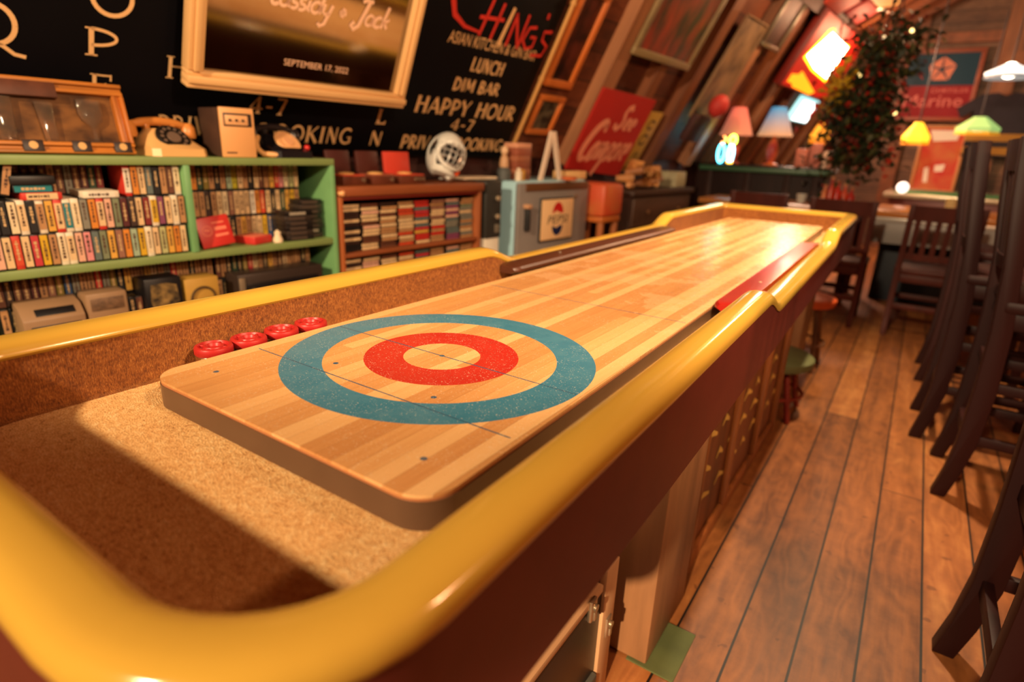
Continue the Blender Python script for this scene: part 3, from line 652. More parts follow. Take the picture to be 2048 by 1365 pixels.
# ================================================================== ON THE SHELF
# leaning frame with drinking glasses
fr = thing('framed_glasses', 'orange wooden frame holding drinking glasses, leaning on the shelf at far left', 'frame', WM(.46, .07, 1.0735) @ Matrix.Rotation(-.42, 4, 'Y'))
fr.matrix_world = WM(.45, .065, 1.0755) @ Matrix.Rotation(-.26, 4, 'Y')
FW = wood((196, 118, 42), .45, 'y', .5, 26); FWZ = wood((196, 112, 40), .45, 'z', .5, 26)
HF, WL, WR = .222, -.42, .388
def fbar(y0, y1, z0, z1, m, nm):
    b = MB(); horiz = (y1-y0) > (z1-z0)
    for a, c, d in ((0, .34, .020), (.34, .66, .013), (.66, 1, .022)):
        if horiz: b.rbox(-.018, d-.008, y0, y1, z0+(z1-z0)*a, z0+(z1-z0)*c, .003)
        else: b.rbox(-.018, d-.008, y0+(y1-y0)*a, y0+(y1-y0)*c, z0, z1, .003)
    return b.build(nm, m, fr)
fbar(WL, WR, 0, .034, FW, 'frame_rail'); fbar(WL, WR, HF-.036, HF, FW, 'frame_rail'); fbar(WR-.034, WR, .034, HF-.036, FWZ, 'frame_rail'); fbar(WL, WL+.034, .034, HF-.036, FWZ, 'frame_rail')
MB().box(-.018, -.012, WL+.03, WR-.03, .03, HF-.03).build('picture', mat((122, 78, 38), .5, scale=16, stretch=(1, .6, 1), rgb2=(50, 28, 16), spec=.15), fr)
MB().rbox(-.002, .014, WL, .205, HF-.056, HF-.010, .003).build('plaque', mat((98, 54, 36), .45, var=.3, scale=20), fr)
GLS = mat((255, 246, 232), .04, trans=.98); GLS.node_tree.nodes['Principled BSDF'].inputs['IOR'].default_value = 1.22
for y, r, h, wine in ((.060, .030, .130, 0), (.165, .024, .120, 0), (.285, .036, .135, 1), (-.08, .03, .13, 0)):
    g = MB()
    pr = [(r*.66, .036), (r*.72, .038), (r, .034+h), (r*.95, .034+h), (r*.66, .044), (0, .044)] if not wine else [(0, .036), (r*.7, .036), (r*.7, .039), (r*.1, .043), (r*.1, .082), (r*.8, .105), (r, .13), (r*.92, .034+h), (r*.86, .034+h), (r*.93, .13), (r*.74, .108), (0, .088)]
    g.lathe(pr, 20, (0, y, 0)); g.v = [(p[0]*.3-.001, p[1], p[2]) for p in g.v]; g.build('glass', GLS, fr)
for y in (.11, .235, .35):
    t_ = MB().rbox(.006, .0155, y-.026, y+.026, .004, .038, .002).build('tag', mat((44, 26, 20), .5), fr)
    MB().lathe([(.004, .0155), (.011, .0158), (.0115, .0162), (.004, .0164)], 16, (0, y, .022), 'x').build('emblem', mat((206, 156, 92), .5), t_)
MB().rbox(-.012, .006, -.02, .012, HF, HF+.022, .003).build('clip', mat((196, 190, 170), .5), fr)

def telephone(M, name_label, body, handset, dial, plate):
    t = thing('telephone', name_label, 'telephone', M)
    b = MB()
    secs = [(0, -.095, .098, .098), (.025, -.095, .094, .096), (.052, -.085, .050, .078), (.078, -.072, .008, .058), (.09, -.066, -.010, .05)]
    n = 0; vs = []; fs = []
    for z, xa, xb, hw in secs:
        c = .02
        ring = [(xa, -hw+c), (xa+c, -hw), (xb-c, -hw), (xb, -hw+c), (xb, hw-c), (xb-c, hw), (xa+c, hw), (xa, hw-c)]
        vs += [(x, y, z) for x, y in ring]; n = 8
    for k in range(len(secs)-1):
        for i in range(n): fs.append((k*n+i, k*n+(i+1) % n, (k+1)*n+(i+1) % n, (k+1)*n+i))
    fs += [tuple(range(n))[::-1], tuple(range((len(secs)-1)*n, len(secs)*n))]
    b.add(vs, fs).build('body', body, t)
    D = Matrix.Translation((.043, 0, .058)) @ Matrix.Rotation(math.radians(47), 4, 'Y')
    d = MB(); d.T = D; d.lathe([(0, -.004), (.056, -.004), (.058, .003), (.052, .008), (0, .007)], 36); dd = d.build('dial', dial, t)
    d = MB(); d.T = D; d.lathe([(0, .007), (.023, .0075), (.022, .011), (0, .011)], 28)
    for k in range(10):
        a = math.radians(40+k*28); d.lathe([(.0, .0078), (.0062, .0078), (.0062, .0088), (0, .0088)], 10, (.039*math.cos(a), .039*math.sin(a), 0))
    d.build('finger_plate', plate, dd)
    h = MB(); P = [(-.045, y, .128+.016*math.cos(y*14)) for y in [(-.115+.23*i/14) for i in range(15)]]
    h.tube([(x_+.004, y_, z_-.030) for x_, y_, z_ in P], [.012]*3+[.0145]*9+[.012]*3, 12)
    for s_ in (-1, 1): h.lathe([(0, .058), (.024, .060), (.027, .07), (.024, .098), (.014, .112), (0, .113)], 18, (-.041, s_*.105, 0))
    for s_ in (-1, 1): h.rbox(-.062, -.028, s_*.045-.008, s_*.045+.008, .085, .104, .003)
    h.build('handset', handset, t)
    return t
IV = mat((224, 172, 108), .35); IV2 = mat((206, 128, 58), .35)
telephone(WM(.965, .12, 1.0735, .12), 'cream rotary telephone with a black dial beside the leaning frame', IV, IV2, mat((24, 20, 18), .3), mat((120, 96, 80), .35, .2))
telephone(WM(1.405, .12, 1.0735, .15), 'black rotary telephone with a cream dial at the shelf end', mat((18, 15, 20), .3), mat((30, 22, 22), .3), mat((228, 170, 112), .4), mat((222, 160, 112), .4))
t = bpy.data.objects['telephone.001']
c = MB(); c.tube([(-.01, -.10, .075), (.01, -.125, .055), (.03, -.135, .03), (.05, -.125, .013), (.075, -.09, .011), (.085, -.05, .011)], .011, 8); c.build('cord', mat((220, 160, 96), .45), t)
MB().ball((.07, .075, .04), .012).build('button', mat((206, 40, 34), .4), t)
cs = thing('intercom_box', 'tall cream and brown intercom box standing between the two telephones', 'intercom', WM(1.178, .10, 1.0735, -.03))
MB().rbox(-.09, .075, -.062, .062, 0, .172, .004).build('body', mat((76, 50, 38), .5, var=.2, scale=14), cs)
MB().rbox(.073, .086, -.064, .064, 0, .174, .004).build('front_panel', mat((222, 160, 100), .45), cs)
pf = MB().rbox(.084, .0875, -.052, .054, .108, .155, .002).build('recess', mat((44, 32, 26), .5), cs)
MB().rbox(.087, .0895, -.047, .038, .114, .148, .002).build('button_plate', mat((224, 166, 112), .45), cs)
for y in (-.03, -.006, .018): MB().lathe([(0, .0885), (.005, .0885), (.0045, .095), (0, .0955)], 12, (0, y, .130), 'x').build('button', mat((40, 28, 22), .4), cs)
MB().box(.0858, .0868, -.05, -.012, .014, .019).build('nameplate', mat((70, 46, 34), .5), cs)

# ================================================================== CASSETTE CABINET
CW = wood((150, 78, 40), .45, 'y', .4, 12); CWZ = wood((170, 92, 46), .45, 'z', .4, 12)
cb = thing('cassette_cabinet', 'wooden cabinet of stacked cassettes between the green bookshelf and blue fridge', 'cabinet', WM(2.06, .12, 0))
def CBx(u0, u1, v0, v1, z0, z1): return MB().rbox(.12-v1, .12-v0, u0-2.06, u1-2.06, z0, z1, .004)
CBx(1.588, 2.535, -.015, .25, .915, .957).build('top_board', CW, cb)
CBx(1.590, 1.612, 0, .24, 0, .915).build('side_panel', CWZ, cb); CBx(2.508, 2.53, 0, .24, 0, .915).build('side_panel', CWZ, cb)
CBx(1.612, 2.508, .004, .225, .640, .660).build('shelf', CW, cb); CBx(1.612, 2.508, .004, .225, .405, .424).build('shelf', CW, cb); CBx(1.612, 2.508, .004, .225, .08, .10).build('shelf', CW, cb)
CBx(1.612, 2.508, .225, .24, .05, .915).build('back_panel', mat((48, 24, 16), .7), cb)
CBx(1.612, 2.508, .0, .02, .898, .915).build('valance', mat((122, 36, 22), .5), cb)
MB().ball((.125, 1.601-2.06, .93), .016).build('knob', mat((232, 170, 110), .4), cb)
CCOL = ['cream', 'tan', 'dark brown', 'brown', 'ivory', 'pale pink', 'red', 'black', 'mauve', 'cream', 'golden', 'dark brown', 'slate', 'purple', 'brown', 'tan']
CGR = 'cassettes stacked in the wooden cabinet'
INS = mat((40, 28, 24), .25)
random.seed(11)
for c in range(8):
    pool = [['cream', 'dark brown', 'dark brown', 'black', 'cream'], ['cream', 'brown', 'pale pink', 'cream'], ['brown', 'tan', 'dark brown', 'cream'], ['cream', 'tan', 'orange-red', 'cream'], ['red', 'cream', 'golden', 'slate', 'raspberry'], ['cream', 'tan', 'red', 'mauve'], ['pale pink', 'slate', 'purple', 'grey'], ['cream', 'sage', 'grey', 'tan']][c]
    for comp, (z0, n) in enumerate(((.6605, 13), (.4245, 12))):
        prev = None
        for i in range(n):
            if comp == 1 and i < 4: col = 'brown'
            else: col = random.choice(pool)
            o = MB().rbox(-.068, 0, -.0505, .0505, 0, .0163, .0012).build('cassette_case', INS, None, WM(1.672+c*.1105+random.uniform(-.003, .003), .03+random.uniform(0, .012), z0+i*.0166))
            MB().box(-.03, .0006, -.0475, .0475, .0018, .0145).build('paper_insert', mat(PAL[col], .5, var=.25, scale=80), o)
            tag(o, '%s cassette, %s up, %s stack from left, %s cabinet shelf' % (col, ORD[i], ORD[c], ('upper', 'lower')[comp]), 'cassette', CGR)
# record players on the cabinet
for i, (u, lid, nm) in enumerate(((1.722, (70, 26, 20), 'leftmost, next to the bookshelf'), (1.890, (74, 28, 20), 'second dark one beside the red lid'), (2.075, (206, 64, 46), None))):
    t = thing('record_player', ('small brown record player with open lid, ' + nm) if nm else 'small brown record player with an open red lid and red top', 'record player', WM(u, .11, .957), 'record players on the cassette cabinet')
    wd = .064 if i < 2 else .082
    MB().rbox(-.06, .055, -wd, wd, 0, .040, .004).build('base', mat((98, 46, 28), .4, var=.2, scale=12), t)
    MB().rbox(-.056, .050, -wd+.004, wd-.004, .039, .046, .002).build('deck', mat((196, 70, 44) if i != 1 else (150, 80, 56), .4), t)
    MB().lathe([(0, .046), (.036, .046), (.037, .052), (.012, .056), (0, .056)], 28, (-.004, -.006, 0)).build('disc', mat((226, 172, 104), .4), t)
    l = MB(); l.T = Matrix.Translation((-.058, 0, .044)) @ Matrix.Rotation(-.12, 4, 'Y'); l.rbox(-.018, 0, -wd, wd, 0, .105, .004); l.build('lid', mat(lid, .45, var=.1, scale=10), t)
    k = MB()
    for y in ((wd-.018,) if i < 2 else (wd-.018, wd-.042, wd-.066)): k.lathe([(0, .055), (.009, .056), (.008, .064), (0, .065)], 14, (0, y, .022), 'x')
    k.build('knob', ST, t)
# goalie mask
gm = thing('goalie_mask', 'white hockey goalie mask with a wire cage standing on the cassette cabinet', 'mask', WM(2.335, .10, .959, -.30) @ Matrix.Translation((0, 0, .118)) @ Matrix.Rotation(-.42, 4, 'X') @ Matrix.Rotation(-.15, 4, 'Y') @ Matrix.Translation((0, 0, -.115)) @ Matrix.Scale(1.06, 4))
WHT = mat((214, 210, 200), .35, var=.06, scale=10)
b = MB(); vs = []; fs = []
NA, NB = 28, 14
def shell_pt(a, e, r=1):
    x = .105*math.cos(e)*math.cos(a); y = .088*math.cos(e)*math.sin(a); z = .125+.118*math.sin(e)
    return (x*r, y*r, .125+(z-.125)*r)
def open_(a, e): return (abs(a) < .98 and -.62 < e < .42) or ((abs(a)-1.55)**2/.10+(e-.12)**2/.16 < 1)
grid = {}
for j in range(NB+1):
    e = -1.30+2.85*j/NB
    for i in range(NA+1):
        a = -2.4+4.8*i/NA; grid[i, j] = len(vs); vs.append(shell_pt(a, e))
for j in range(NB):
    for i in range(NA):
        a = -2.4+4.8*(i+.5)/NA; e = -1.30+2.85*(j+.5)/NB
        if not open_(a, e): fs.append((grid[i, j], grid[i+1, j], grid[i+1, j+1], grid[i, j+1]))
ms = b.add(vs, fs).build('shell', WHT, gm); md = ms.modifiers.new('thick', 'SOLIDIFY'); md.thickness = .008
ringp = [shell_pt(.98*math.cos(t), -.1+.56*math.sin(t), 1.0) for t in [2*PI*i/40 for i in range(40)]]
MB().tube(ringp, .011, 8, True).build('rim', WHT, gm)
MB().ball((-.012, 0, .125), .074, .066, .096).build('padding', mat((46, 44, 42), .8), gm)
cg = MB()
for q in (-.66, -.33, 0, .33, .66): cg.tube([shell_pt(q, -.58+.98*i/10, 1.05) for i in range(11)], .0034, 6)
for q in (-.5, -.25, 0, .22): cg.tube([shell_pt(-.95+1.9*i/12, q, 1.06) for i in range(13)], .0034, 6)
cg.build('cage', mat((226, 222, 214), .2, .7), gm)
c = MB(); c.tube([shell_pt(.5+.75*i/10, -1.0+.0*i, 1.03) for i in range(11)], .016, 8); c.tube([shell_pt(-1.2+2.4*i/14, -.86, 1.04) for i in range(15)], .014, 8); c.build('chin_guard', WHT, gm)
MB().ball(shell_pt(1.05, -.55, 1.0), .014, .016, .022).build('sticker', mat((226, 84, 34), .4), gm)
# payphone-like dark unit on a white pedestal
pu = thing('coin_unit', 'dark grey unit with two round knobs on a white panel, beside the blue fridge', 'coin unit', WM(2.635, .07, 0))
MB().rbox(-.08, .062, -.062, .066, .30, .642, .004).build('panel', mat((222, 210, 190), .5), pu)
MB().rbox(-.09, .072, -.068, .070, .642, .966, .010).build('body', mat((50, 48, 44), .45, var=.15, scale=20), pu)
for z in (.765, .868): MB().lathe([(0, .070), (.014, .071), (.013, .084), (0, .086)], 18, (0, .032, z), 'x').build('knob', mat((206, 182, 150), .35, .5), pu)
MB().rbox(.070, .0745, .012, .052, .672, .72, .004).build('coin_slot', mat((150, 140, 122), .35, .5), pu)
MB().rbox(-.075, .055, -.06, .062, 0, .30, .004).build('base', mat((120, 100, 80), .6), pu)
sl = MB().rbox(-.10, .03, -.13, .16, 0, .014, .003).build('paper_stack', mat((236, 214, 182), .6), None, WM(2.62, .13, .966)); tag(sl, 'flat white paper stack lying on the dark coin unit', 'paper')
# fridge -------------------------------------------------------------------
fd = thing('drinks_fridge', 'grey and light blue drinks fridge with a cola panel by the left wall', 'fridge', WM(3.265, .25, 0))
GRY = mat((132, 122, 116), .45, var=.06, scale=8); BLU = mat((164, 206, 218), .45)
b = MB(); b.rbox(-.22, .22, -.395, .395, .06, .955, .012); b.build('body', BLU, fd)
MB().rbox(.22, .25, -.395, .395, .10, .945, .008).build('door', GRY, fd)
MB().rbox(.235, .257, -.335, .375, .896, .944, .004).build('trim_strip', wood((110, 70, 40), .4, 'y', .4, 18), fd)
h = MB(); h.rbox(.249, .285, -.338, -.312, .66, .80, .006); h.build('handle', mat((40, 38, 38), .4), fd); MB().rbox(.249, .287, -.350, -.305, .797, .822, .004).build('handle_cap', mat((200, 150, 112), .4), fd)
pp = MB().rbox(.249, .262, -.185, .200, .572, .852, .006).build('sign_border', mat((46, 44, 44), .4), fd)
MB().rbox(.261, .2655, -.172, .187, .584, .840, .004).build('sign_panel', mat((236, 192, 140), .45), pp)
lg = MB(); lg.T = basis(Vector((.2662, .008, .712)), Vector((0, 1, 0)), Vector((0, 0, 1)), Vector((1, 0, 0)))
lg.flat([(-.062, .036)]+[(-.062+.0+.124*(1-math.cos(PI*i/16))/2, .038+.072*math.sin(PI*i/16)) for i in range(17)]+[(.03, .040), (-.02, .055)])
lg.build('logo_red', mat((196, 28, 24), .45), pp)
lg = MB(); lg.T = basis(Vector((.2662, .008, .712)), Vector((0, 1, 0)), Vector((0, 0, 1)), Vector((1, 0, 0)))
lg.flat([(-.060, -.040), (-.01, -.055), (.03, -.042), (.060, -.040)]+[(.06*math.cos(PI*i/14), -.044-.062*math.sin(PI*i/14)) for i in range(1, 14)])
lg.build('logo_blue', mat((20, 30, 70), .45), pp)
typed('PEPSI', -.115, .125, -.028, .026, mat((40, 24, 20), .5), pp, 'wordmark', .0, .2, basis(Vector((.2665, .008, .712)), Vector((0, 1, 0)), Vector((0, 0, 1)), Vector((1, 0, 0))))
MB().lathe([(0, .249), (.014, .25), (.013, .258), (0, .26)], 16, (0, .225, .85), 'x').build('lock', ST, fd)
# things on the fridge
fa = MB(); fa.T = Matrix.Identity(4)
for s_ in (-1, 1):
    fa.prism([(s_*.118, 0), (s_*.118-s_*.030, 0), (-s_*.012, .288), (s_*.018, .300)] if s_ > 0 else [(s_*.118, 0), (s_*.118-s_*.030, 0), (-s_*.012, .288), (s_*.018, .300)], -.010+.004*s_, .010+.004*s_, 'yz')
o = fa.build('folding_stand', mat((226, 200, 176), .5), None, WM(3.255, .05, .956)); tag(o, 'white inverted V folding stand on top of the drinks fridge', 'stand')
bx = [(mat((150, 84, 56), .5, var=.2, scale=14), .032, 'brown'), (mat((170, 100, 70), .5, var=.2, scale=14), .036, 'reddish'), (mat((140, 72, 48), .5), .040, 'dark reddish'), (mat((160, 94, 64), .5), .036, 'tan'), (mat((150, 80, 56), .5), .046, 'brown-red'), (mat((214, 150, 116), .5), .030, 'pale')]
z = .956
for i, (m_, h_, c_) in enumerate(bx):
    o = MB().rbox(-.06, .05, -.070, .070, 0, h_-.0006, .003).build('game_box', m_, None, WM(3.035+random.uniform(-.006, .006), .15, z)); z += h_
    tag(o, '%s flat box, %s from the bottom of the stack behind the folding stand' % (c_, ORD[i]), 'box', 'flat boxes stacked on the fridge')
o = MB().rbox(-.06, .05, -.13, .13, 0, .052, .004).build('carton', mat((236, 186, 122), .6), None, WM(3.60, .12, .956)); tag(o, 'cream carton on the right end of the fridge top', 'carton')
o = MB().lathe([(0, 0), (.05, 0), (.058, .02), (.05, .022), (0, .012)], 24).build('dish', mat((214, 110, 64), .4), None, WM(3.43, .02, .956)); tag(o, 'small orange dish at the front of the fridge top', 'dish')
bt = MB().lathe([(0, 0), (.022, 0), (.022, .05), (.012, .062), (.012, .075), (0, .076)], 16).build('bottle', mat((226, 206, 180), .4), None, WM(2.945, .07, .956)); tag(bt, 'small white bottle with a yellow neighbour on the near end of the fridge', 'bottle')
bt = MB().lathe([(0, 0), (.020, 0), (.020, .055), (.010, .065), (0, .066)], 16).build('bottle', mat((206, 150, 60), .4), None, WM(3.005, .09, .956)); tag(bt, 'small yellow jar right of the white bottle on the fridge', 'bottle')
st = thing('figurine', 'grey and cream figurine standing at the near corner of the fridge top', 'figurine', WM(2.90, .15, .956))
MB().lathe([(0, 0), (.035, 0), (.038, .03), (.02, .05), (.03, .09), (.024, .13), (.012, .15), (0, .152)], 18).build('body', mat((196, 150, 110), .5), st)
MB().ball((0, 0, .172), .024, .024, .028).build('head', mat((222, 180, 140), .5), st); MB().lathe([(.034, .0), (.044, .0), (.044, .05), (.03, .075)], 18).build('cloak', mat((74, 76, 74), .6), st)

# ================================================================== ON THE SLOPED WALL
CH = mat((225, 176, 118), .8); CHK = mat((8, 6, 10), .6, var=.25, scale=4, spec=.12)
cbd = thing('chalkboard', 'large black chalkboard with painted cream lettering covering the sloped wall', 'chalkboard', SM(1.6, .92, .012))
MB().rbox(-1.55, 1.47, -.90, .78, 0, .018, .003).build('board', CHK, cbd)
def chalk(txt, u0, u1, s0, s1, font=GL, m=CH, slant=0, wk=1, gap=.14):
    words(txt, font, u0-1.6, u1-1.6, s0-.92, s1-.92, slant, .0195, gap, None, wk).build('lettering', m, cbd, smooth=False)
chalk('O', .775, .905, .478, .60); chalk('P', .762, .862, .350, .438, wk=1.1); chalk('E', .778, .845, .215, .292)
chalk('Q', .475, .606, .345, .470); chalk('H', 1.008, 1.105, .303, .382); chalk('APPY HOUR', 1.13, 1.9, .29, .375)
chalk('4-7', 1.335, 1.50, .195, .268, wk=1.2); chalk('PRIVATE', .995, 1.33, .090, .165); chalk('BOOKING', 1.395, 1.865, .075, .155, wk=1.2)
chalk('L', 1.985, 2.045, .186, .262, wk=1.4); chalk('N', 1.975, 2.055, .072, .147, wk=1.4)
chalk('HAPPY HOUR', 2.205, 3.01, .265, .352, wk=1.5, gap=.1); chalk('4-7', 2.505, 2.69, .182, .247, wk=1.5)
chalk('PRIVATE BOOKING', 2.185, 3.01, .062, .138, wk=1.6, gap=.1); chalk('LUNCH', 2.50, 2.76, .512, .585, wk=1.5, gap=.08); chalk('DIM BAR', 2.42, 2.79, .402, .470, wk=1.5, gap=.08)
typed('ASIAN KITCHEN & GIN BAR', 2.28-1.6, 2.985-1.6, .628-.92, .685-.92, CH, cbd, 'lettering', .0195)
REDP = mat((204, 44, 30), .6)
cg = MB(); cg.T = Matrix.Translation((-1.6, -.92, 0))
Z_ = .0198
cg.ribbon([(2.30, .99), (2.24, .92), (2.225, .83), (2.27, .755), (2.36, .715), (2.48, .705)], [.02, .032, .034, .028, .018, .01], Z_)
for pts in ([(2.50, .87), (2.475, .69)], [(2.585, .865), (2.565, .685)], [(2.44, .775), (2.62, .79)], [(2.705, .84), (2.70, .67)], [(2.70, .84), (2.80, .67)], [(2.80, .67), (2.80, .85)],
            [(2.90, .80), (2.84, .79), (2.82, .72), (2.87, .68), (2.92, .70), (2.92, .75), (2.875, .745)], [(2.955, .885), (2.96, .855)], [(3.045, .80), (2.975, .79), (2.985, .745), (3.045, .72), (3.03, .665), (2.93, .655)]):
    cg.ribbon(pts, .018, Z_)
cg.build('red_lettering', REDP, cbd)
MB().ribbon([(2.668-1.6, .86-.92), (2.640-1.6, .665-.92)], [.022, .028], .0199).build('chopstick_mark', CH, cbd)
pole = MB()
for a, b, r in ((-.02, .50, .014), (.50, .52, .017), (.52, .93, .013), (.93, .95, .019), (.95, 1.7, .012)): pole.cyl((0, a, 0), (0, b, 0), r, 10)
o = pole.build('bamboo_pole', wood((206, 150, 82), .5, 'y', .25, 16), None, SM(3.105, .035, .045)); tag(o, 'thin pale bamboo pole along the right edge of the chalkboard', 'pole')
# mirror
mr = thing('framed_mirror', 'large cream framed mirror with wedding lettering hanging over the chalkboard', 'mirror', SM(1.51, .78, .095) @ Matrix.Rotation(-.10, 4, 'X'))
CF = wood((226, 176, 116), .45, 'x', .12, 14); CFY = wood((226, 176, 116), .45, 'y', .12, 14)
h0, h1 = -.45, .50
def mbar(x0, x1, y0, y1, m):
    b = MB(); hz = (x1-x0) > (y1-y0)
    for a, c, d in ((0, .30, .030), (.30, .72, .040), (.72, 1, .026)):
        if hz: b.rbox(x0, x1, y0+(y1-y0)*a, y0+(y1-y0)*c, -.02, d, .004)
        else: b.rbox(x0+(x1-x0)*a, x0+(x1-x0)*c, y0, y1, -.02, d, .004)
    b.build('frame_rail', m, mr)
mbar(-.49, .49, h0, h0+.058, CF); mbar(-.49, .49, h1-.058, h1, CF); mbar(-.49, -.434, h0+.058, h1-.058, CFY); mbar(.434, .49, h0+.058, h1-.058, CFY)
MB().box(-.44, .44, h0+.05, h1-.05, -.015, .002).build('mirror_glass', mat((150, 140, 130), .09, 1.0), mr)
PK = mat((236, 186, 150), .5)
nm = words('cassidy + Jack', SG, -.21, .325, -.136, -.046, .30, .004, -.02, None, 1.9)
nm.build('script_lettering', PK, mr, Matrix.Rotation(-.01, 4, 'Z'), smooth=False)
typed('SEPTEMBER 17, 2022', -.125, .17, -.342, -.314, PK, mr, 'date_lettering', .004)
# orange frames by the pole
OF = wood((206, 110, 44), .45, 'y', .3, 14)
def frame_on_slope(u, s, w_, h_, bw, fm, pm, label, off=.02, name='framed_picture', cat='picture', rot=0):
    t = thing(name, label, cat, SM(u, s, off) @ Matrix.Rotation(rot, 4, 'Z'))
    for x0, x1, y0, y1 in ((-w_/2, w_/2, -h_/2, -h_/2+bw), (-w_/2, w_/2, h_/2-bw, h_/2), (-w_/2, -w_/2+bw, -h_/2+bw, h_/2-bw), (w_/2-bw, w_/2, -h_/2+bw, h_/2-bw)):
        MB().rbox(x0, x1, y0, y1, 0, .028, .004).build('frame_rail', fm, t)
    p = MB().box(-w_/2+bw, w_/2-bw, -h_/2+bw, h_/2-bw, 0, .012).build('picture', pm, t)
    return t, p
frame_on_slope(3.305, .80, .30, .58, .045, OF, mat((88, 34, 22), .35, scale=7, rgb2=(14, 9, 10)), 'narrow orange frame with a dark red photograph, upper one right of the pole')
frame_on_slope(3.315, .325, .27, .26, .035, OF, mat((20, 18, 18), .35, scale=16, rgb2=(104, 92, 70)), 'small orange frame with a dark grey picture, below the narrow one')
# red banner
bn = thing('banner', 'red banner board with cream script leaning on the sloped wall', 'banner', SM(4.16, .28, .10))
MB().prism([(-.43, -.30), (.43, -.37), (.385, .285), (-.435, .305)], -.006, .006).build('board', mat((192, 38, 30), .55, var=.06, scale=4), bn)
CS = mat((246, 156, 122), .55)
words('See', SG, -.06, .24, .03, .21, .25, .0072, .0, None, 2.6).build('script_lettering', CS, bn, smooth=False)
words('Compare', SG, -.38, .33, -.22, .075, .35, .0072, .0, None, 3.2).build('script_lettering', CS, bn, smooth=False)
# yellow hanging strip
t = thing('hanging_scroll', 'yellow paper strip with dark marks hanging right of the red banner', 'poster', SM(4.74, .20, .07))
MB().rbox(-.11, .11, -.26, .27, 0, .006, .002).build('sheet', mat((206, 160, 66), .6, var=.15, scale=8), t)
g = MB()
for y, r in ((.16, .05), (.03, .06)): g.ribbon(arc(0, y, r, r*.7, 20, 330), .018, .0072)
g.ribbon([(-.03, -.22), (-.01, -.08)], .016, .0072); g.ribbon([(.04, -.22), (.03, -.08)], .016, .0072)
g.build('marks', mat((84, 60, 26), .6), t)
# big framed picture high up, beige poster, red ball
BF = wood((150, 126, 84), .5, 'x', .3, 10)
frame_on_slope(4.29, 1.22, .92, .78, .05, BF, mat((40, 52, 40), .3, scale=5, stretch=(1.6, .7, 1), rgb2=(166, 62, 40)), 'large framed painting in dark green and orange, high on the sloped wall', .10)
frame_on_slope(5.52, .92, .52, .86, .01, mat((150, 116, 80), .6), mat((158, 122, 84), .6, scale=5, rgb2=(92, 68, 48)), 'faded beige poster hanging between two rafters', .10, 'poster', 'poster')
o = MB().ball((0, 0, 0), .10, .10, .08).build('paper_lantern', mat((214, 62, 56), .6), None, SM(5.43, .66, .24)); tag(o, 'round red paper lantern hanging low on the beige poster', 'lantern')
o = MB().rbox(-.16, .16, -.12, .12, 0, .07, .02).build('bag', mat((70, 32, 30), .7, var=.3, scale=10), None, SM(5.38, .42, .14)); tag(o, 'dark maroon bag hanging below the red lantern', 'bag')
frame_on_slope(6.10, 1.45, .5, .50, .035, mat((128, 116, 96), .3, .6), mat((70, 34, 22), .4, scale=6, rgb2=(24, 14, 12)), 'dark picture in a thin silver frame, high left of the lit sign', .10)
# lit sign
ls = thing('lit_sign', 'glowing red and white beer sign high on the sloped ceiling', 'lit sign', SM(7.85, 1.32, .10))
MB().rbox(-1.0, 1.05, -.36, .40, -.02, .07, .01).build('box', mat((110, 26, 18), .4), ls)
EM = lambda c, e: mat(c, .5, emit=e)
MB().box(-.98, 1.03, -.34, .38, .07, .074).build('red_face', EM((170, 24, 12), .55), ls)
MB().prism([(-.80, -.02), (-.48, .26), (.38, .24), (.36, -.12), (-.30, -.09)], .0745, .082).build('glowing_panel', EM((255, 236, 205), 22), ls)
MB().prism([(-.86, -.05), (-.62, .27), (-.50, .30), (-.44, .24), (.42, .26), (.42, -.16), (-.34, -.12)], .0742, .079).build('orange_border', EM((255, 150, 20), 5), ls)
MB().prism([(-.88, -.22), (-.66, -.20), (-.62, -.16), (.30, -.30), (.14, -.345), (-.62, -.33), (-.7, -.30), (-.88, -.30)], .0742, .078).build('mug_shape', EM((255, 140, 22), 1.3), ls)
lamp('AREA', SM(7.75, 1.35, .25) @ Vector((0, 0, 0)), 14, color=(1, .22, .08), size=.8, aim=tuple(SM(7.75, 1.35, 2.0) @ Vector((0, 0, 0))))
l2 = thing('lit_sign', 'small rounded white and cyan lit sign below the beer sign', 'lit sign', SM(8.47, .79, .08))
MB().rbox(-.43, .43, -.15, .15, 0, .05, .02).build('box', EM((150, 205, 205), 1.1), l2)
MB().rbox(-.30, .36, -.13, .11, .045, .056, .004).build('face', EM((255, 244, 232), 3.2), l2)
MB().rbox(.30, .40, -.06, .05, .05, .058, .003).build('badge', EM((196, 50, 50), .6), l2)
# upper ceiling: red lit bunting and pale board
o = thing('ceiling_board', 'long pale weathered surfboard shape fixed under the upper ceiling', 'board', UM(6.6, .50, .12))
MB().prism([(-1.2, -.10), (-.9, -.17), (1.2, -.14), (1.45, 0), (1.2, .12), (-.9, .15)], 0, .03).build('deck', mat((206, 168, 106), .5, var=.25, scale=6), o)
MB().prism([(-.6, -.03), (.5, -.02), (.7, .04), (-.5, .05)], .03, .034).build('dark_stripe', mat((60, 48, 40), .5), o)
for i, (u, s, c) in enumerate(((6.1, .14, (190, 40, 30)), (7.0, .16, (206, 70, 50)), (7.7, .22, (170, 34, 30)))):
    o = MB().rbox(-.30, .30, -.11, .12, 0, .03, .01).build('pennant', mat(c, .6, var=.3, scale=6), None, UM(u, s, .10)); tag(o, '%s pennant under the upper ceiling, %s from the near end' % (('dark red', 'coral red', 'deep crimson')[i], ORD[i]), 'pennant')

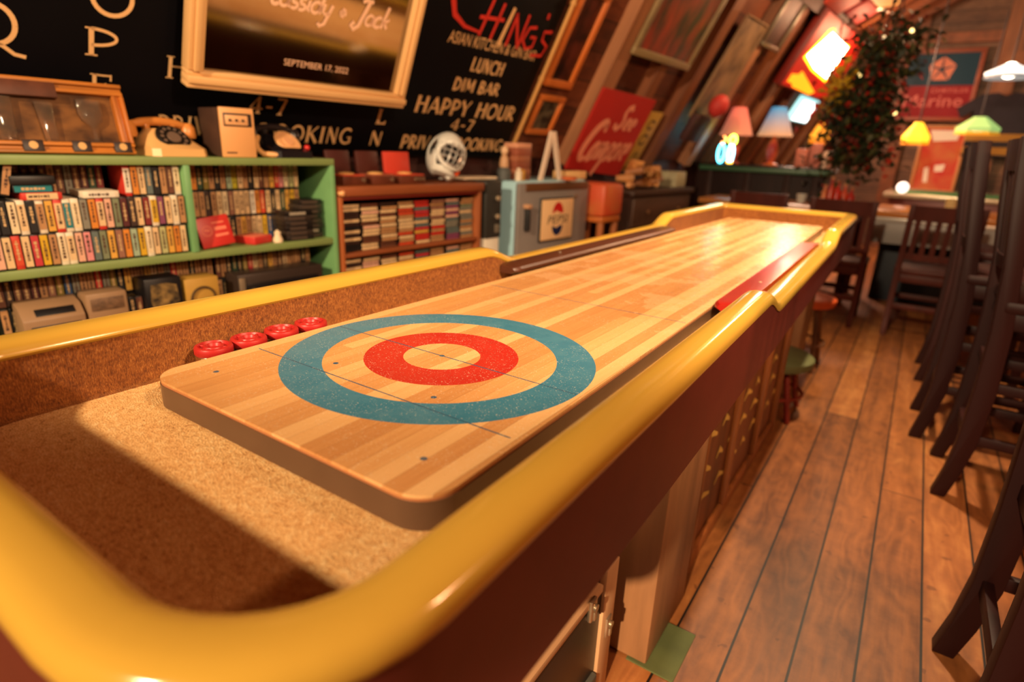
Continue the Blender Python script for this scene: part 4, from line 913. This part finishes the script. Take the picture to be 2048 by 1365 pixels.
# ================================================================== DRESSER, STOOLS AND BAR ALONG THE LEFT
dr = thing('dresser', 'dark wooden dresser between the drinks fridge and the bar', 'dresser', WM(4.85, .17, 0))
DW = wood((70, 46, 34), .5, 'y', .4, 12)
MB().rbox(-.16, .22, -.60, .60, .82, .86, .005).build('top', DW, dr); MB().rbox(-.15, .19, -.58, .58, .08, .82, .005).build('body', DW, dr)
for z0, z1 in ((.58, .80), (.34, .56), (.10, .32)):
    d = MB().rbox(.18, .205, -.55, .55, z0, z1, .006).build('drawer', wood((84, 56, 40), .5, 'y', .4, 12), dr)
    for y in (-.3, .3): MB().lathe([(0, .205), (.014, .208), (.016, .222), (0, .226)], 14, (0, y, (z0+z1)/2), 'x').build('knob', mat((120, 80, 50), .4), d)
random.seed(5)
lp = thing('driftwood_heap', 'heap of pale carved driftwood lying on the dark dresser', 'driftwood', WM(4.54, .10, .86))
WD = [wood((206, 140, 74), .6, 'y', .4, 12), wood((178, 112, 56), .6, 'y', .4, 12)]
for i in range(16):
    b = MB(); y = random.uniform(-.26, .36); z = .03+random.uniform(0, .18)*(1-abs(y)/.5); L_ = random.uniform(.08, .2)
    b.tube([(random.uniform(-.06, .12), y-L_/2, z), (random.uniform(-.03, .12), y, z+random.uniform(-.01, .03)), (random.uniform(-.06, .12), y+L_/2, z+random.uniform(-.02, .03))], [.022, .034, .018], 7)
    b.build('branch', WD[i % 2], lp)
o = MB().rbox(-.10, .12, -.11, .11, 0, .135, .012).build('basket', mat((170, 160, 126), .7, var=.15, scale=30), None, WM(5.33, .16, .86)); tag(o, 'pale grey box at the right end of the dresser top', 'box')
rs = thing('stool', 'red cushioned wooden stool between the fridge and the dresser', 'stool', WM(3.86, .05, 0))
MB().rbox(-.16, .15, -.14, .14, .70, .93, .03).build('seat', mat((206, 62, 36), .45, rgb2=(196, 110, 56), scale=4), rs)
MB().rbox(-.15, .14, -.13, .13, .66, .70, .006).build('seat_frame', OF, rs)
for x in (-.12, .11):
    for y in (-.10, .10): MB().rbox(x-.02, x+.02, y-.02, y+.02, 0, .66, .004).build('leg', wood((176, 100, 50), .5, 'z', .3, 14), rs)
br = thing('bar_counter', 'long dark bar counter with a green edged top in front of the rafters', 'bar', GM(-.74, 5.92, 0))
MB().rbox(-.70, .62, -.30, .16, 1.052, 1.075, .006).build('worktop', mat((26, 22, 22), .25), br)
MB().rbox(-.60, .62, -.305, -.28, 1.008, 1.052, .006).build('green_edge', mat((54, 92, 66), .4), br)
MB().rbox(-.64, .58, -.24, .14, 0, 1.052, .006).build('front_panel', wood((44, 24, 20), .55, 'z', .4, 8, spec=.2), br)
for x in (-.5, -.12, .25, .5): MB().rbox(x-.03, x+.03, -.262, -.24, 0, 1.008, .004).build('batten', wood((56, 32, 26), .55, 'z', .4, 8, spec=.2), br)
def table_lamp(x, y, shade_b, shade_t, base, label, e):
    t = thing('table_lamp', label, 'lamp', GM(x, y, 1.075))
    m, nt, n, b = node_mat(); X = NX(nt); vec, xx, yy, zz = obj_xyz(nt)
    c = X.ramp(X.m('DIVIDE', X.m('SUBTRACT', zz, .28), .26), [(0, shade_b), (1, shade_t)]); nt.links.new(c, b.inputs['Base Color']); nt.links.new(c, b.inputs['Emission Color']); b.inputs['Emission Strength'].default_value = e; b.inputs['Roughness'].default_value = .8
    s = MB().lathe([(.165, .28), (.150, .31), (.07, .54), (.060, .545), (.066, .535), (.146, .30), (.165, .28)], 28).build('lamp_shade', m, t)
    MB().lathe([(0, 0), (.075, 0), (.078, .015), (.03, .03), (.05, .09), (.058, .15), (.035, .22), (.014, .25), (.012, .40), (0, .40)], 20).build('base', base, t)
    return t
table_lamp(-1.085, 5.86, (196, 128, 96), (232, 112, 92), mat((190, 70, 50), .4), 'table lamp with a coral pink shade on the bar', .35)
table_lamp(-.70, 5.81, (196, 150, 110), (60, 140, 190), mat((206, 110, 40), .4, scale=8, rgb2=(180, 60, 70)), 'table lamp with a blue and cream shade on the bar', .4)
nf = thing('neon_figure', 'small glowing cyan and green neon ornament under the pink lamp shade', 'neon sign', GM(-1.105, 5.67, 1.075) @ Matrix.Scale(.9, 4))
MB().rbox(-.09, .11, .02, .06, 0, .02, .004).build('base', mat((20, 20, 22), .4), nf)
MB().tube([(-.055+.035*math.cos(t), 0, .11+.095*math.sin(t)) for t in [2*PI*i/24 for i in range(24)]], .011, 8, True).build('cyan_tube', EM((90, 215, 240), 6), nf)
MB().tube([(.05+.028*math.cos(t), 0, .11+.095*math.sin(t)) for t in [2*PI*i/24 for i in range(24)]], .011, 8, True).build('cyan_tube', EM((130, 225, 245), 6), nf)
MB().tube([(.055+.034*math.cos(t), 0, .255+.045*math.sin(t)) for t in [2*PI*i/24 for i in range(24)]], .013, 8, True).build('green_tube', EM((170, 240, 70), 6), nf)
MB().tube([(-.07, 0, .22), (-.03, 0, .235), (-.02, 0, .27), (-.05, 0, .29)], .010, 8).build('orange_tube', EM((255, 150, 80), 4), nf)
MB().tube([(.02, 0, .022), (.05, 0, .016), (.08, 0, .022)], .012, 8).build('orange_tube', EM((255, 180, 50), 4), nf)
MB().cyl((0, .03, .02), (0, .03, .3), .006).build('support', mat((30, 30, 32), .4), nf)
for i, (x, h, c, n_) in enumerate(((-.47, .17, (206, 120, 100), 'pink'), (-.35, .22, (190, 110, 96), 'rose'), (-.26, .16, (226, 190, 170), 'pale'), (-.21, .16, (214, 150, 130), 'light pink'))):
    o = MB().rbox(-.05 if i < 2 else -.022, .05 if i < 2 else .022, -.05, .05, 0, h, .006).build('box', mat(c, .5), None, GM(x+.05, 5.80, 1.075)); tag(o, '%s box standing at the right end of the bar, %s from the left' % (n_, ORD[i]), 'box', 'boxes on the bar')

# ================================================================== CHAIRS
def chair(H, SH, W_, D_, m, slats, th=.05):
    """origin between the rear feet; faces +x; the rear posts splay back at the foot and recline at the top"""
    k = H/1.25
    P = [(0, 0), (.022, .10), (.038, .22), (.044, .42), (.038, .63), (.018, .84), (-.012, 1.03), (-.038, 1.25)]
    P = [(x*(.6+.4*k), z*k) for x, z in P]
    def px(z):
        for (xa, za), (xb, zb) in zip(P, P[1:]):
            if za <= z <= zb: return xa+(xb-xa)*(z-za)/(zb-za)
        return P[-1][0]
    out = []
    for s in (-1, 1):
        y = s*(W_/2-th/2)
        wv = [th*.9, th, th*1.15, th*1.25, th*1.15, th, th*.95, th*.85]
        poly = [(x-w_/2, z) for (x, z), w_ in zip(P, wv)]+[(x+w_/2, z) for (x, z), w_ in list(zip(P, wv))[::-1]]
        out.append(('rear_leg', MB().prism(poly, y-th/2, y+th/2, 'xz')))
        out.append(('front_leg', MB().prism([(D_-.018, 0), (D_+.018, 0), (D_+.014, SH-.03), (D_-.026, SH-.03)], y-th/2, y+th/2, 'xz')))
        for zz in ((.22, .42) if SH > .6 else (.2,)):
            out.append(('stretcher', MB().rbox(px(zz*k)+.01, D_-.01, y-.011, y+.011, zz*k, zz*k+.036, .003)))
    out.append(('seat', MB().rbox(px(SH)-.005, D_+.03, -W_/2-.005, W_/2+.005, SH-.03, SH+.012, .012)))
    out.append(('seat_rail', MB().rbox(px(SH)+.005, D_-.0, -W_/2+.01, W_/2-.01, SH-.085, SH-.03, .003)))
    a, b = -W_/2+th, W_/2-th
    for zz in ((.20, .46) if SH > .6 else (.26,)): out.append(('stretcher', MB().rbox(px(zz*k)-.010, px(zz*k)+.012, a-.01, b+.01, zz*k, zz*k+.04, .003)))
    out.append(('stretcher', MB().rbox(D_-.012, D_+.01, a-.01, b+.01, .28*k, .28*k+.036, .003)))
    z0, z1 = SH+.10*k, H-.105
    n = 9; b_ = MB(); 
    def curved(zlo, zhi, t_):
        vs = []; fs = []
        for i in range(n):
            y = a-.012+(b-a+.024)*i/(n-1); dx = -.018*(1-(2*i/(n-1)-1)**2)
            for z in (zlo, zhi):
                x = px(z)+dx; vs += [(x-t_, y, z), (x+t_, y, z)]
        for i in range(n-1):
            q = i*4; r = q+4
            fs += [(q, r, r+1, q+1), (q+2, q+3, r+3, r+2), (q, q+2, r+2, r), (q+1, r+1, r+3, q+3)]
        fs += [(0, 1, 3, 2), ((n-1)*4, (n-1)*4+2, (n-1)*4+3, (n-1)*4+1)]
        return MB().add(vs, fs)
    out.append(('top_rail', curved(z1, H-.005, .011))); out.append(('back_rail', curved(z0, z0+.045, .010)))
    for i in range(slats):
        y = a+(b-a)*(i+.5)/slats; dx = -.018*(1-(2*(i+.5)/slats-1)**2)
        out.append(('slat', MB().prism([(px(z0+.03)+dx-.006, z0+.03), (px(z0+.03)+dx+.006, z0+.03), (px(z1)+dx+.006, z1+.01), (px(z1)+dx-.006, z1+.01)], y-.015, y+.015, 'xz')))
    return out, m
def make_chair(spec, label, M, group, bev=.003):
    parts, m = spec
    t = thing('bar_chair' if parts[4][0] == 'x' else 'chair', label, 'chair', M, group)
    for nm, b in parts: b.build(nm, m, t, bevel=bev if nm in ('rear_leg', 'front_leg') else 0)
    return t
DKW = wood((44, 15, 13), .5, 'z', .35, 14, spec=.22)
GB = 'tall dark chairs lined up along the aisle'
c0 = make_chair(chair(1.25, .73, .41, .40, DKW, 5), 'tall black-brown wooden chair nearest the camera at the right edge', GM(.885, .71, 0), GB)
for x, y, lab in ((.883, 1.955, 'tall dark wooden chair, the second along the aisle at right'), (.802, 2.47, 'tall dark wooden chair, third along the aisle, its post beside the second'), (.808, 3.33, 'tall dark wooden chair, farthest of the row along the aisle')):
    dup(c0, GM(x, y, 0, random.uniform(-.01, .01)), lab)
DK2 = wood((80, 30, 20), .5, 'z', .35, 14, spec=.25)
GD = 'dining chairs with backs to the game table'
d0 = make_chair(chair(.90, .46, .42, .40, DK2, 6, .036), 'dark brown slatted dining chair in front of the grey sided table', GM(.775, 4.08, 0, PI/2), GD)
dup(d0, GM(.175, 4.10, 0, PI/2), 'dark brown slatted dining chair behind the far right corner of the game table')
dup(d0, GM(-.41, 4.20, 0, PI/2), 'dark brown slatted dining chair directly behind the far end rail')
dup(d0, GM(-1.56, 5.15, 0, -.1), 'dark wooden chair at the left end of the wooden table')

# ================================================================== FAR TABLES
TW_ = wood((190, 122, 60), .3, 'x', .3, 8, coat=.2)
tb = thing('dining_table', 'long wooden dining table behind the far end of the game table', 'table', GM(-.42, 5.20, 0))
MB().rbox(-.66, .70, -.33, .33, .735, .78, .008).build('tabletop', TW_, tb)
for x in (-.58, .62):
    for y in (-.27, .27): MB().rbox(x-.035, x+.035, y-.035, y+.035, 0, .735, .004).build('leg', DK2, tb)
MB().rbox(-.6, .64, -.26, .26, .66, .735, .004).build('apron', DK2, tb)
gt = thing('games_table', 'steel grey sided games table with an orange wood top and white trim', 'table', GM(.86, 5.35, 0))
MB().rbox(-.54, .60, -.45, .42, .742, .79, .008).build('tabletop', wood((196, 120, 48), .3, 'x', .25, 8, coat=.2), gt)
MB().rbox(-.54, .60, -.445, -.42, .705, .742, .004).build('trim', mat((206, 200, 190), .25, .4), gt)
MB().rbox(-.53, .59, -.43, .40, .535, .705, .006).build('apron', mat((146, 140, 134), .45), gt)
MB().rbox(-.46, .52, -.02, .36, .0, .535, .006).build('base', mat((30, 36, 44), .6), gt)
pt = thing('pool_table', 'green felt pool table with pale metal rails in the far right corner', 'pool table', GM(1.25, 8.17, 0))
MB().rbox(-.92, .92, -.66, .66, .79, .826, .003).build('felt', mat((40, 120, 62), .9), pt)
for x0, x1, y0, y1 in ((-1, 1, -.76, -.65), (-1, 1, .65, .76), (-1.0, -.90, -.65, .65), (.9, 1., -.65, .65)): MB().rbox(x0, x1, y0, y1, .775, .832, .012).build('rail', mat((196, 186, 160), .25, .5), pt)
MB().rbox(-.94, .94, -.70, .70, .50, .79, .01).build('cabinet', mat((116, 40, 28), .4), pt)
for x in (-.8, .8):
    for y in (-.42, .42): MB().rbox(x-.08, x+.08, y-.08, y+.08, 0, .5, .01).build('leg', mat((60, 30, 24), .4), pt)
# table-top things
def on_table(px_, py_, Y, z, build, label, name, cat, group=None):
    p = at_y(px_, py_, Y); o = build; o.name = name; o.matrix_world = GM(p.x, Y, z); tag(o, label, cat, group)
RB = mat((190, 36, 22), .3)
for i, (px_, h, c, lab) in enumerate(((1662, .22, (196, 60, 30), 'red bottle with orange top'), (1675, .19, (186, 34, 24), 'dark red bottle'), (1690, .17, (206, 80, 50), 'coral red bottle'), (1650, .15, (214, 130, 80), 'orange jar'), (1704, .14, (176, 40, 30), 'short red jar'))):
    b = MB().lathe([(0, 0), (.032, 0), (.034, h*.55), (.014, h*.75), (.013, h), (0, h)], 16).build('bottle', mat(c, .3))
    MB().lathe([(.0, h-.004), (.015, h-.004), (.015, h+.014), (0, h+.015)], 12).build('cap', mat((214, 150, 90), .4), b)
    on_table(px_, 380, 5.30+.1*(i % 2), .78, b, '%s, %s from the left in the cluster on the dining table' % (lab, ORD[(1, 2, 3, 0, 4)[i]]), 'bottle', 'bottle', 'red bottles on the dining table')
cu = MB().lathe([(0, 0), (.036, 0), (.045, .075), (.041, .075), (.034, .008), (0, .008)], 20).build('cup', mat((206, 206, 196), .3)); on_table(1606, 380, 5.25, .78, cu, 'white cup standing alone on the dining table', 'cup', 'cup')
ba = MB().lathe([(0, 0), (.05, 0), (.075, .05), (.07, .05), (.046, .008), (0, .008)], 20).build('bowl', mat((60, 56, 56), .4)); on_table(1637, 382, 5.18, .78, ba, 'dark bowl beside the white cup on the dining table', 'bowl', 'bowl')
gl = MB().lathe([(0, 0), (.035, 0), (.042, .11), (.038, .11), (.032, .008), (0, .008)], 18).build('tumbler', mat((214, 196, 140), .2)); on_table(1905, 398, 5.30, .79, gl, 'pale yellow tumbler on the grey sided games table', 'tumbler', 'glass')
bp_ = MB().ball((0, 0, .06), .06).build('ball', EM((255, 238, 225), 1.2)); on_table(1803, 385, 7.47, .832, bp_, 'bright white globe light at the near left corner of the pool table', 'globe_light', 'lamp')
# stools under the long table
def stool(x, y, h, r, cm, lm, label, rot=0):
    t = thing('stool', label, 'stool', GM(x, y, 0, rot))
    MB().lathe([(0, h-.05), (r*.95, h-.05), (r, h-.035), (r, h-.012), (r*.9, h), (0, h+.004)], 28).build('seat', cm, t)
    for k in range(4):
        a = PI/4+k*PI/2; MB().tube([(r*.62*math.cos(a), r*.62*math.sin(a), h-.05), (r*1.0*math.cos(a), r*1.0*math.sin(a), 0)], .013, 8).build('leg', lm, t)
    MB().tube([(r*.86*math.cos(2*PI*i/24), r*.86*math.sin(2*PI*i/24), h*.36) for i in range(24)], .008, 6, True).build('foot_ring', lm, t)
stool(.19, 2.17, .29, .175, mat((92, 96, 58), .6), mat((120, 34, 22), .4), 'low stool with an olive green seat beside the carved cabinet under the table')
stool(.190, 2.97, .42, .155, mat((206, 84, 34), .45), mat((126, 90, 66), .35, .5), 'stool with an orange seat and metal legs under the table far end')

# ================================================================== END WALL AND HANGING THINGS
sg = thing('wall_sign', 'square framed sign with a pentagon emblem over a red marine panel', 'sign', BM(.50, 9.2, 2.12))
w_, h_ = .42, .43
for x0, x1, y0, y1 in ((-w_, w_, -h_, -h_+.05), (-w_, w_, h_-.05, h_), (-w_, -w_+.05, -h_+.05, h_-.05), (w_-.05, w_, -h_+.05, h_-.05)): MB().rbox(x0, x1, y0, y1, -.02, .03, .006).build('frame_rail', wood((150, 74, 46), .5, 'x', .3, 10), sg)
MB().box(-w_+.05, w_-.05, .0, h_-.05, -.01, .012).build('blue_panel', mat((16, 54, 72), .5, spec=.2), sg)
MB().box(-w_+.05, w_-.05, -h_+.05, .0, -.01, .012).build('red_panel', mat((136, 16, 26), .5, spec=.2), sg)
pe = MB()
for i in range(5):
    a0 = PI/2+i*2*PI/5; a1 = a0+2*PI/5; am = (a0+a1)/2; r = .155
    A = Vector((r*math.cos(a0), r*math.sin(a0))); B = Vector((r*math.cos(a1), r*math.sin(a1))); g = Vector((math.cos(am), math.sin(am)))*.022
    pe.flat([(g.x, g.y), (A.x*.93+g.x*.35, A.y*.93+g.y*.35), (B.x*.93+g.x*.35, B.y*.93+g.y*.35)], .0135)
pe.build('pentagon_emblem', mat((206, 118, 88), .5), sg, Matrix.Translation((.0, .19, 0)))
typed('Marine', -.34, .30, -.255, -.11, mat((206, 104, 92), .5), sg, 'lettering', .0135); typed('CHRYSLER', -.06, .34, -.085, -.035, mat((206, 104, 92), .5), sg, 'lettering', .0135)
rp = thing('framed_poster', 'tall red poster in a pale wooden frame leaning behind the pool table', 'poster', BM(.70, 9.14, 1.22) @ Matrix.Rotation(-.10, 4, 'X'))
w_, h_ = .25, .42
for x0, x1, y0, y1 in ((-w_, w_, -h_, -h_+.035), (-w_, w_, h_-.035, h_), (-w_, -w_+.035, -h_+.035, h_-.035), (w_-.035, w_, -h_+.035, h_-.035)): MB().rbox(x0, x1, y0, y1, -.02, .03, .006).build('frame_rail', wood((206, 138, 80), .5, 'y', .2, 10), rp)
MB().box(-w_+.03, w_-.03, -h_+.03, h_-.03, -.01, .008).build('picture', mat((190, 30, 24), .4, scale=3.5, rgb2=(190, 104, 50), spec=.2), rp)
pg = MB(); pg.flat([(-.16, .36), (.17, .36), (.15, .24), (-.1, .22)], .0095); pg.flat([(-.13, -.12), (-.08, -.10), (-.06, -.3), (-.11, -.3)], .0095); pg.flat([(-.02, -.08), (.09, -.06), (.08, -.15), (-.01, -.16)], .0095); pg.build('bulb_glare', mat((226, 210, 190), .4), rp)  # the whitish shapes are glare of bulbs, painted onto the picture
# lamps over the pool table
def pendant(x, y, z, r, h, cols, label, e, sides=6, cord=1.0, name='pendant_lamp'):
    t = thing(name, label, 'lamp', GM(x, y, z))
    MB().lathe([(r*.28, h), (r, h*.25), (r*.96, 0), (r*.92, 0), (r*.94, h*.22), (r*.24, h*.94)], sides).build('lamp_shade', EM(cols[0], e), t, smooth=False)
    MB().lathe([(r*.965, -.001), (r*1.0, -.03), (r*.9, -.03), (r*.90, -.001)], sides).build('shade_trim', EM(cols[1], e*.6), t, smooth=False)
    MB().ball((0, 0, h*.45), r*.38).build('bulb', EM((255, 236, 205), e*6), t)
    MB().cyl((0, 0, h*.9), (0, 0, h+cord), .008).build('cord', mat((40, 28, 22), .5), t)
p_ = at_y(1957, 252, 7.6); pendant(p_.x, 7.6, p_.z-.06, .20, .15, ((150, 190, 110), (220, 160, 40)), 'green stained glass pendant lamp over the pool table', .55, 6, 1.0)
p_ = at_y(1834, 265, 7.2); pendant(p_.x, 7.2, p_.z-.09, .13, .19, ((250, 176, 40), (240, 150, 20)), 'yellow stained glass pendant lamp left of the green one', 1.3, 6, 1.2)
p_ = at_y(1643, 262, 6.2); pendant(p_.x, 6.2, p_.z-.09, .10, .18, ((240, 150, 40), (230, 130, 20)), 'small amber pendant lamp above the bar end', .8, 6, .9)
p_ = at_y(2020, 140, 7.4); pendant(p_.x, 7.4, p_.z-.05, .20, .10, ((240, 236, 225), (120, 120, 118)), 'white pendant lamp at the upper right edge', 1.1, 20, .8)
js = thing('wall_jersey', 'dark sports jersey with yellow stripes hanging on the end wall', 'jersey', BM(1.22, 9.10, 1.62))
MB().prism([(-.30, -.35), (.30, -.35), (.28, .20), (.40, .10), (.46, .22), (.24, .38), (.08, .40), (0, .36), (-.08, .40), (-.24, .38), (-.46, .22), (-.40, .10), (-.28, .20)], -.01, .03).build('cloth', mat((40, 34, 42), .8, var=.3, scale=8), js)
for y in (-.28, -.12): MB().rbox(-.297, .297, y-.045, y+.045, .03, .034, .001).build('stripe', mat((166, 120, 44), .8), js)
# far wall clutter: drinks machine with coloured lamps
vm = thing('jukebox', 'dark jukebox with red, white and green lights in the far right corner', 'jukebox', GM(2.05, 9.10, 0))
MB().rbox(-.36, .40, -.12, .19, 0, 1.55, .04).build('body', mat((52, 34, 32), .35), vm)
MB().rbox(-.26, .28, -.14, -.11, .75, 1.40, .02).build('display', mat((150, 60, 30), .3, scale=5, rgb2=(70, 70, 66)), vm)
vm_l = [((-.20, 1.32), (255, 60, 30), 3, 'red_light'), ((-.16, 1.14), (225, 235, 255), 8, 'white_light'), ((-.20, .93), (180, 230, 60), 3, 'green_light'), ((-.22, .85), (180, 230, 60), 3, 'green_light')]
for (x, z), c, e, nm in vm_l: MB().rbox(x-.055, x+.055, -.155, -.135, z-.03, z+.03, .01).build(nm, EM(c, e), vm)
# hanging plant over the dining table
random.seed(21)
hp = thing('hanging_plant', 'large hanging plant with red and yellow flowers above the dining table', 'plant', GM(.045, 5.0, 1.15))
def leaf(mb, p, L_, wd):
    d = Vector((random.gauss(0, 1), random.gauss(0, 1), random.gauss(-.35, .8))).normalized(); q = d.cross(Vector((random.random(), random.random(), 1))).normalized()
    c = p+d*L_*.5+Vector((0, 0, .012)); e = p+d*L_
    mb.add([p, c+q*wd, e, c-q*wd], [(0, 1, 2), (0, 2, 3)])
fol, fol2, dead, flw, yel = MB(), MB(), MB(), MB(), MB()
def cluster(cx, cz, sx, sz, n):
    for i in range(n):
        p = Vector((random.gauss(cx, sx), random.gauss(0, .13), random.gauss(cz, sz)))
        r = random.random()
        (leaf(fol, p, random.uniform(.05, .11), .022) if r < .6 else leaf(fol2, p, random.uniform(.05, .1), .02) if r < .8 else leaf(dead, p, random.uniform(.04, .08), .016) if r < .93 else leaf(flw, p, .05, .022))
cluster(.06, .30, .11, .17, 900); cluster(.10, .62, .10, .13, 420); cluster(.13, .86, .14, .09, 300); cluster(.04, .06, .12, .08, 300); cluster(.18, .42, .05, .10, 130); cluster(-.12, .40, .05, .10, 110)
for i in range(80):
    p = Vector((-.16+.13*random.gauss(0, .35), random.gauss(-.08, .06), .55+.18*random.gauss(0, .5)))
    leaf(yel, p, .09, .032)
for i in range(60):
    leaf(flw, Vector((random.gauss(.05, .2), random.gauss(-.05, .12), random.uniform(.0, .8))), .06, .026)
fol.build('foliage', mat((34, 46, 22), .6), hp, smooth=False)['kind'] = 'stuff'; fol2.build('light_foliage', mat((74, 76, 36), .6), hp, smooth=False)['kind'] = 'stuff'; dead.build('dry_leaves', mat((110, 34, 22), .6), hp, smooth=False)['kind'] = 'stuff'
flw.build('red_flowers', mat((190, 50, 34), .6), hp, smooth=False)['kind'] = 'stuff'; yel.build('yellow_flowers', mat((214, 176, 46), .5), hp, smooth=False)['kind'] = 'stuff'
MB().lathe([(0, -.06), (.08, -.05), (.13, .05), (.12, .05), (.075, -.04), (0, -.045)], 18, (.05, 0, .02)).build('basket', mat((96, 62, 34), .7), hp)
vn = MB()
for i in range(5):
    a = i*1.3; vn.tube([(.05+.1*math.cos(a), .1*math.sin(a), .06), (.07+.07*math.cos(a+1), .07*math.sin(a+1), .5), (.12+.05*math.cos(a), .05*math.sin(a), .95), (.14, 0, 1.7)], .006, 6)
vn.build('stem', mat((66, 44, 24), .7), hp)
lb = MB()
for x, z in ((.26, .92), (-.02, .63), (.27, .36)): lb.ball((x, -.15, z), .014)
lb.build('fairy_lights', EM((255, 214, 130), 2.5), hp)['kind'] = 'stuff'
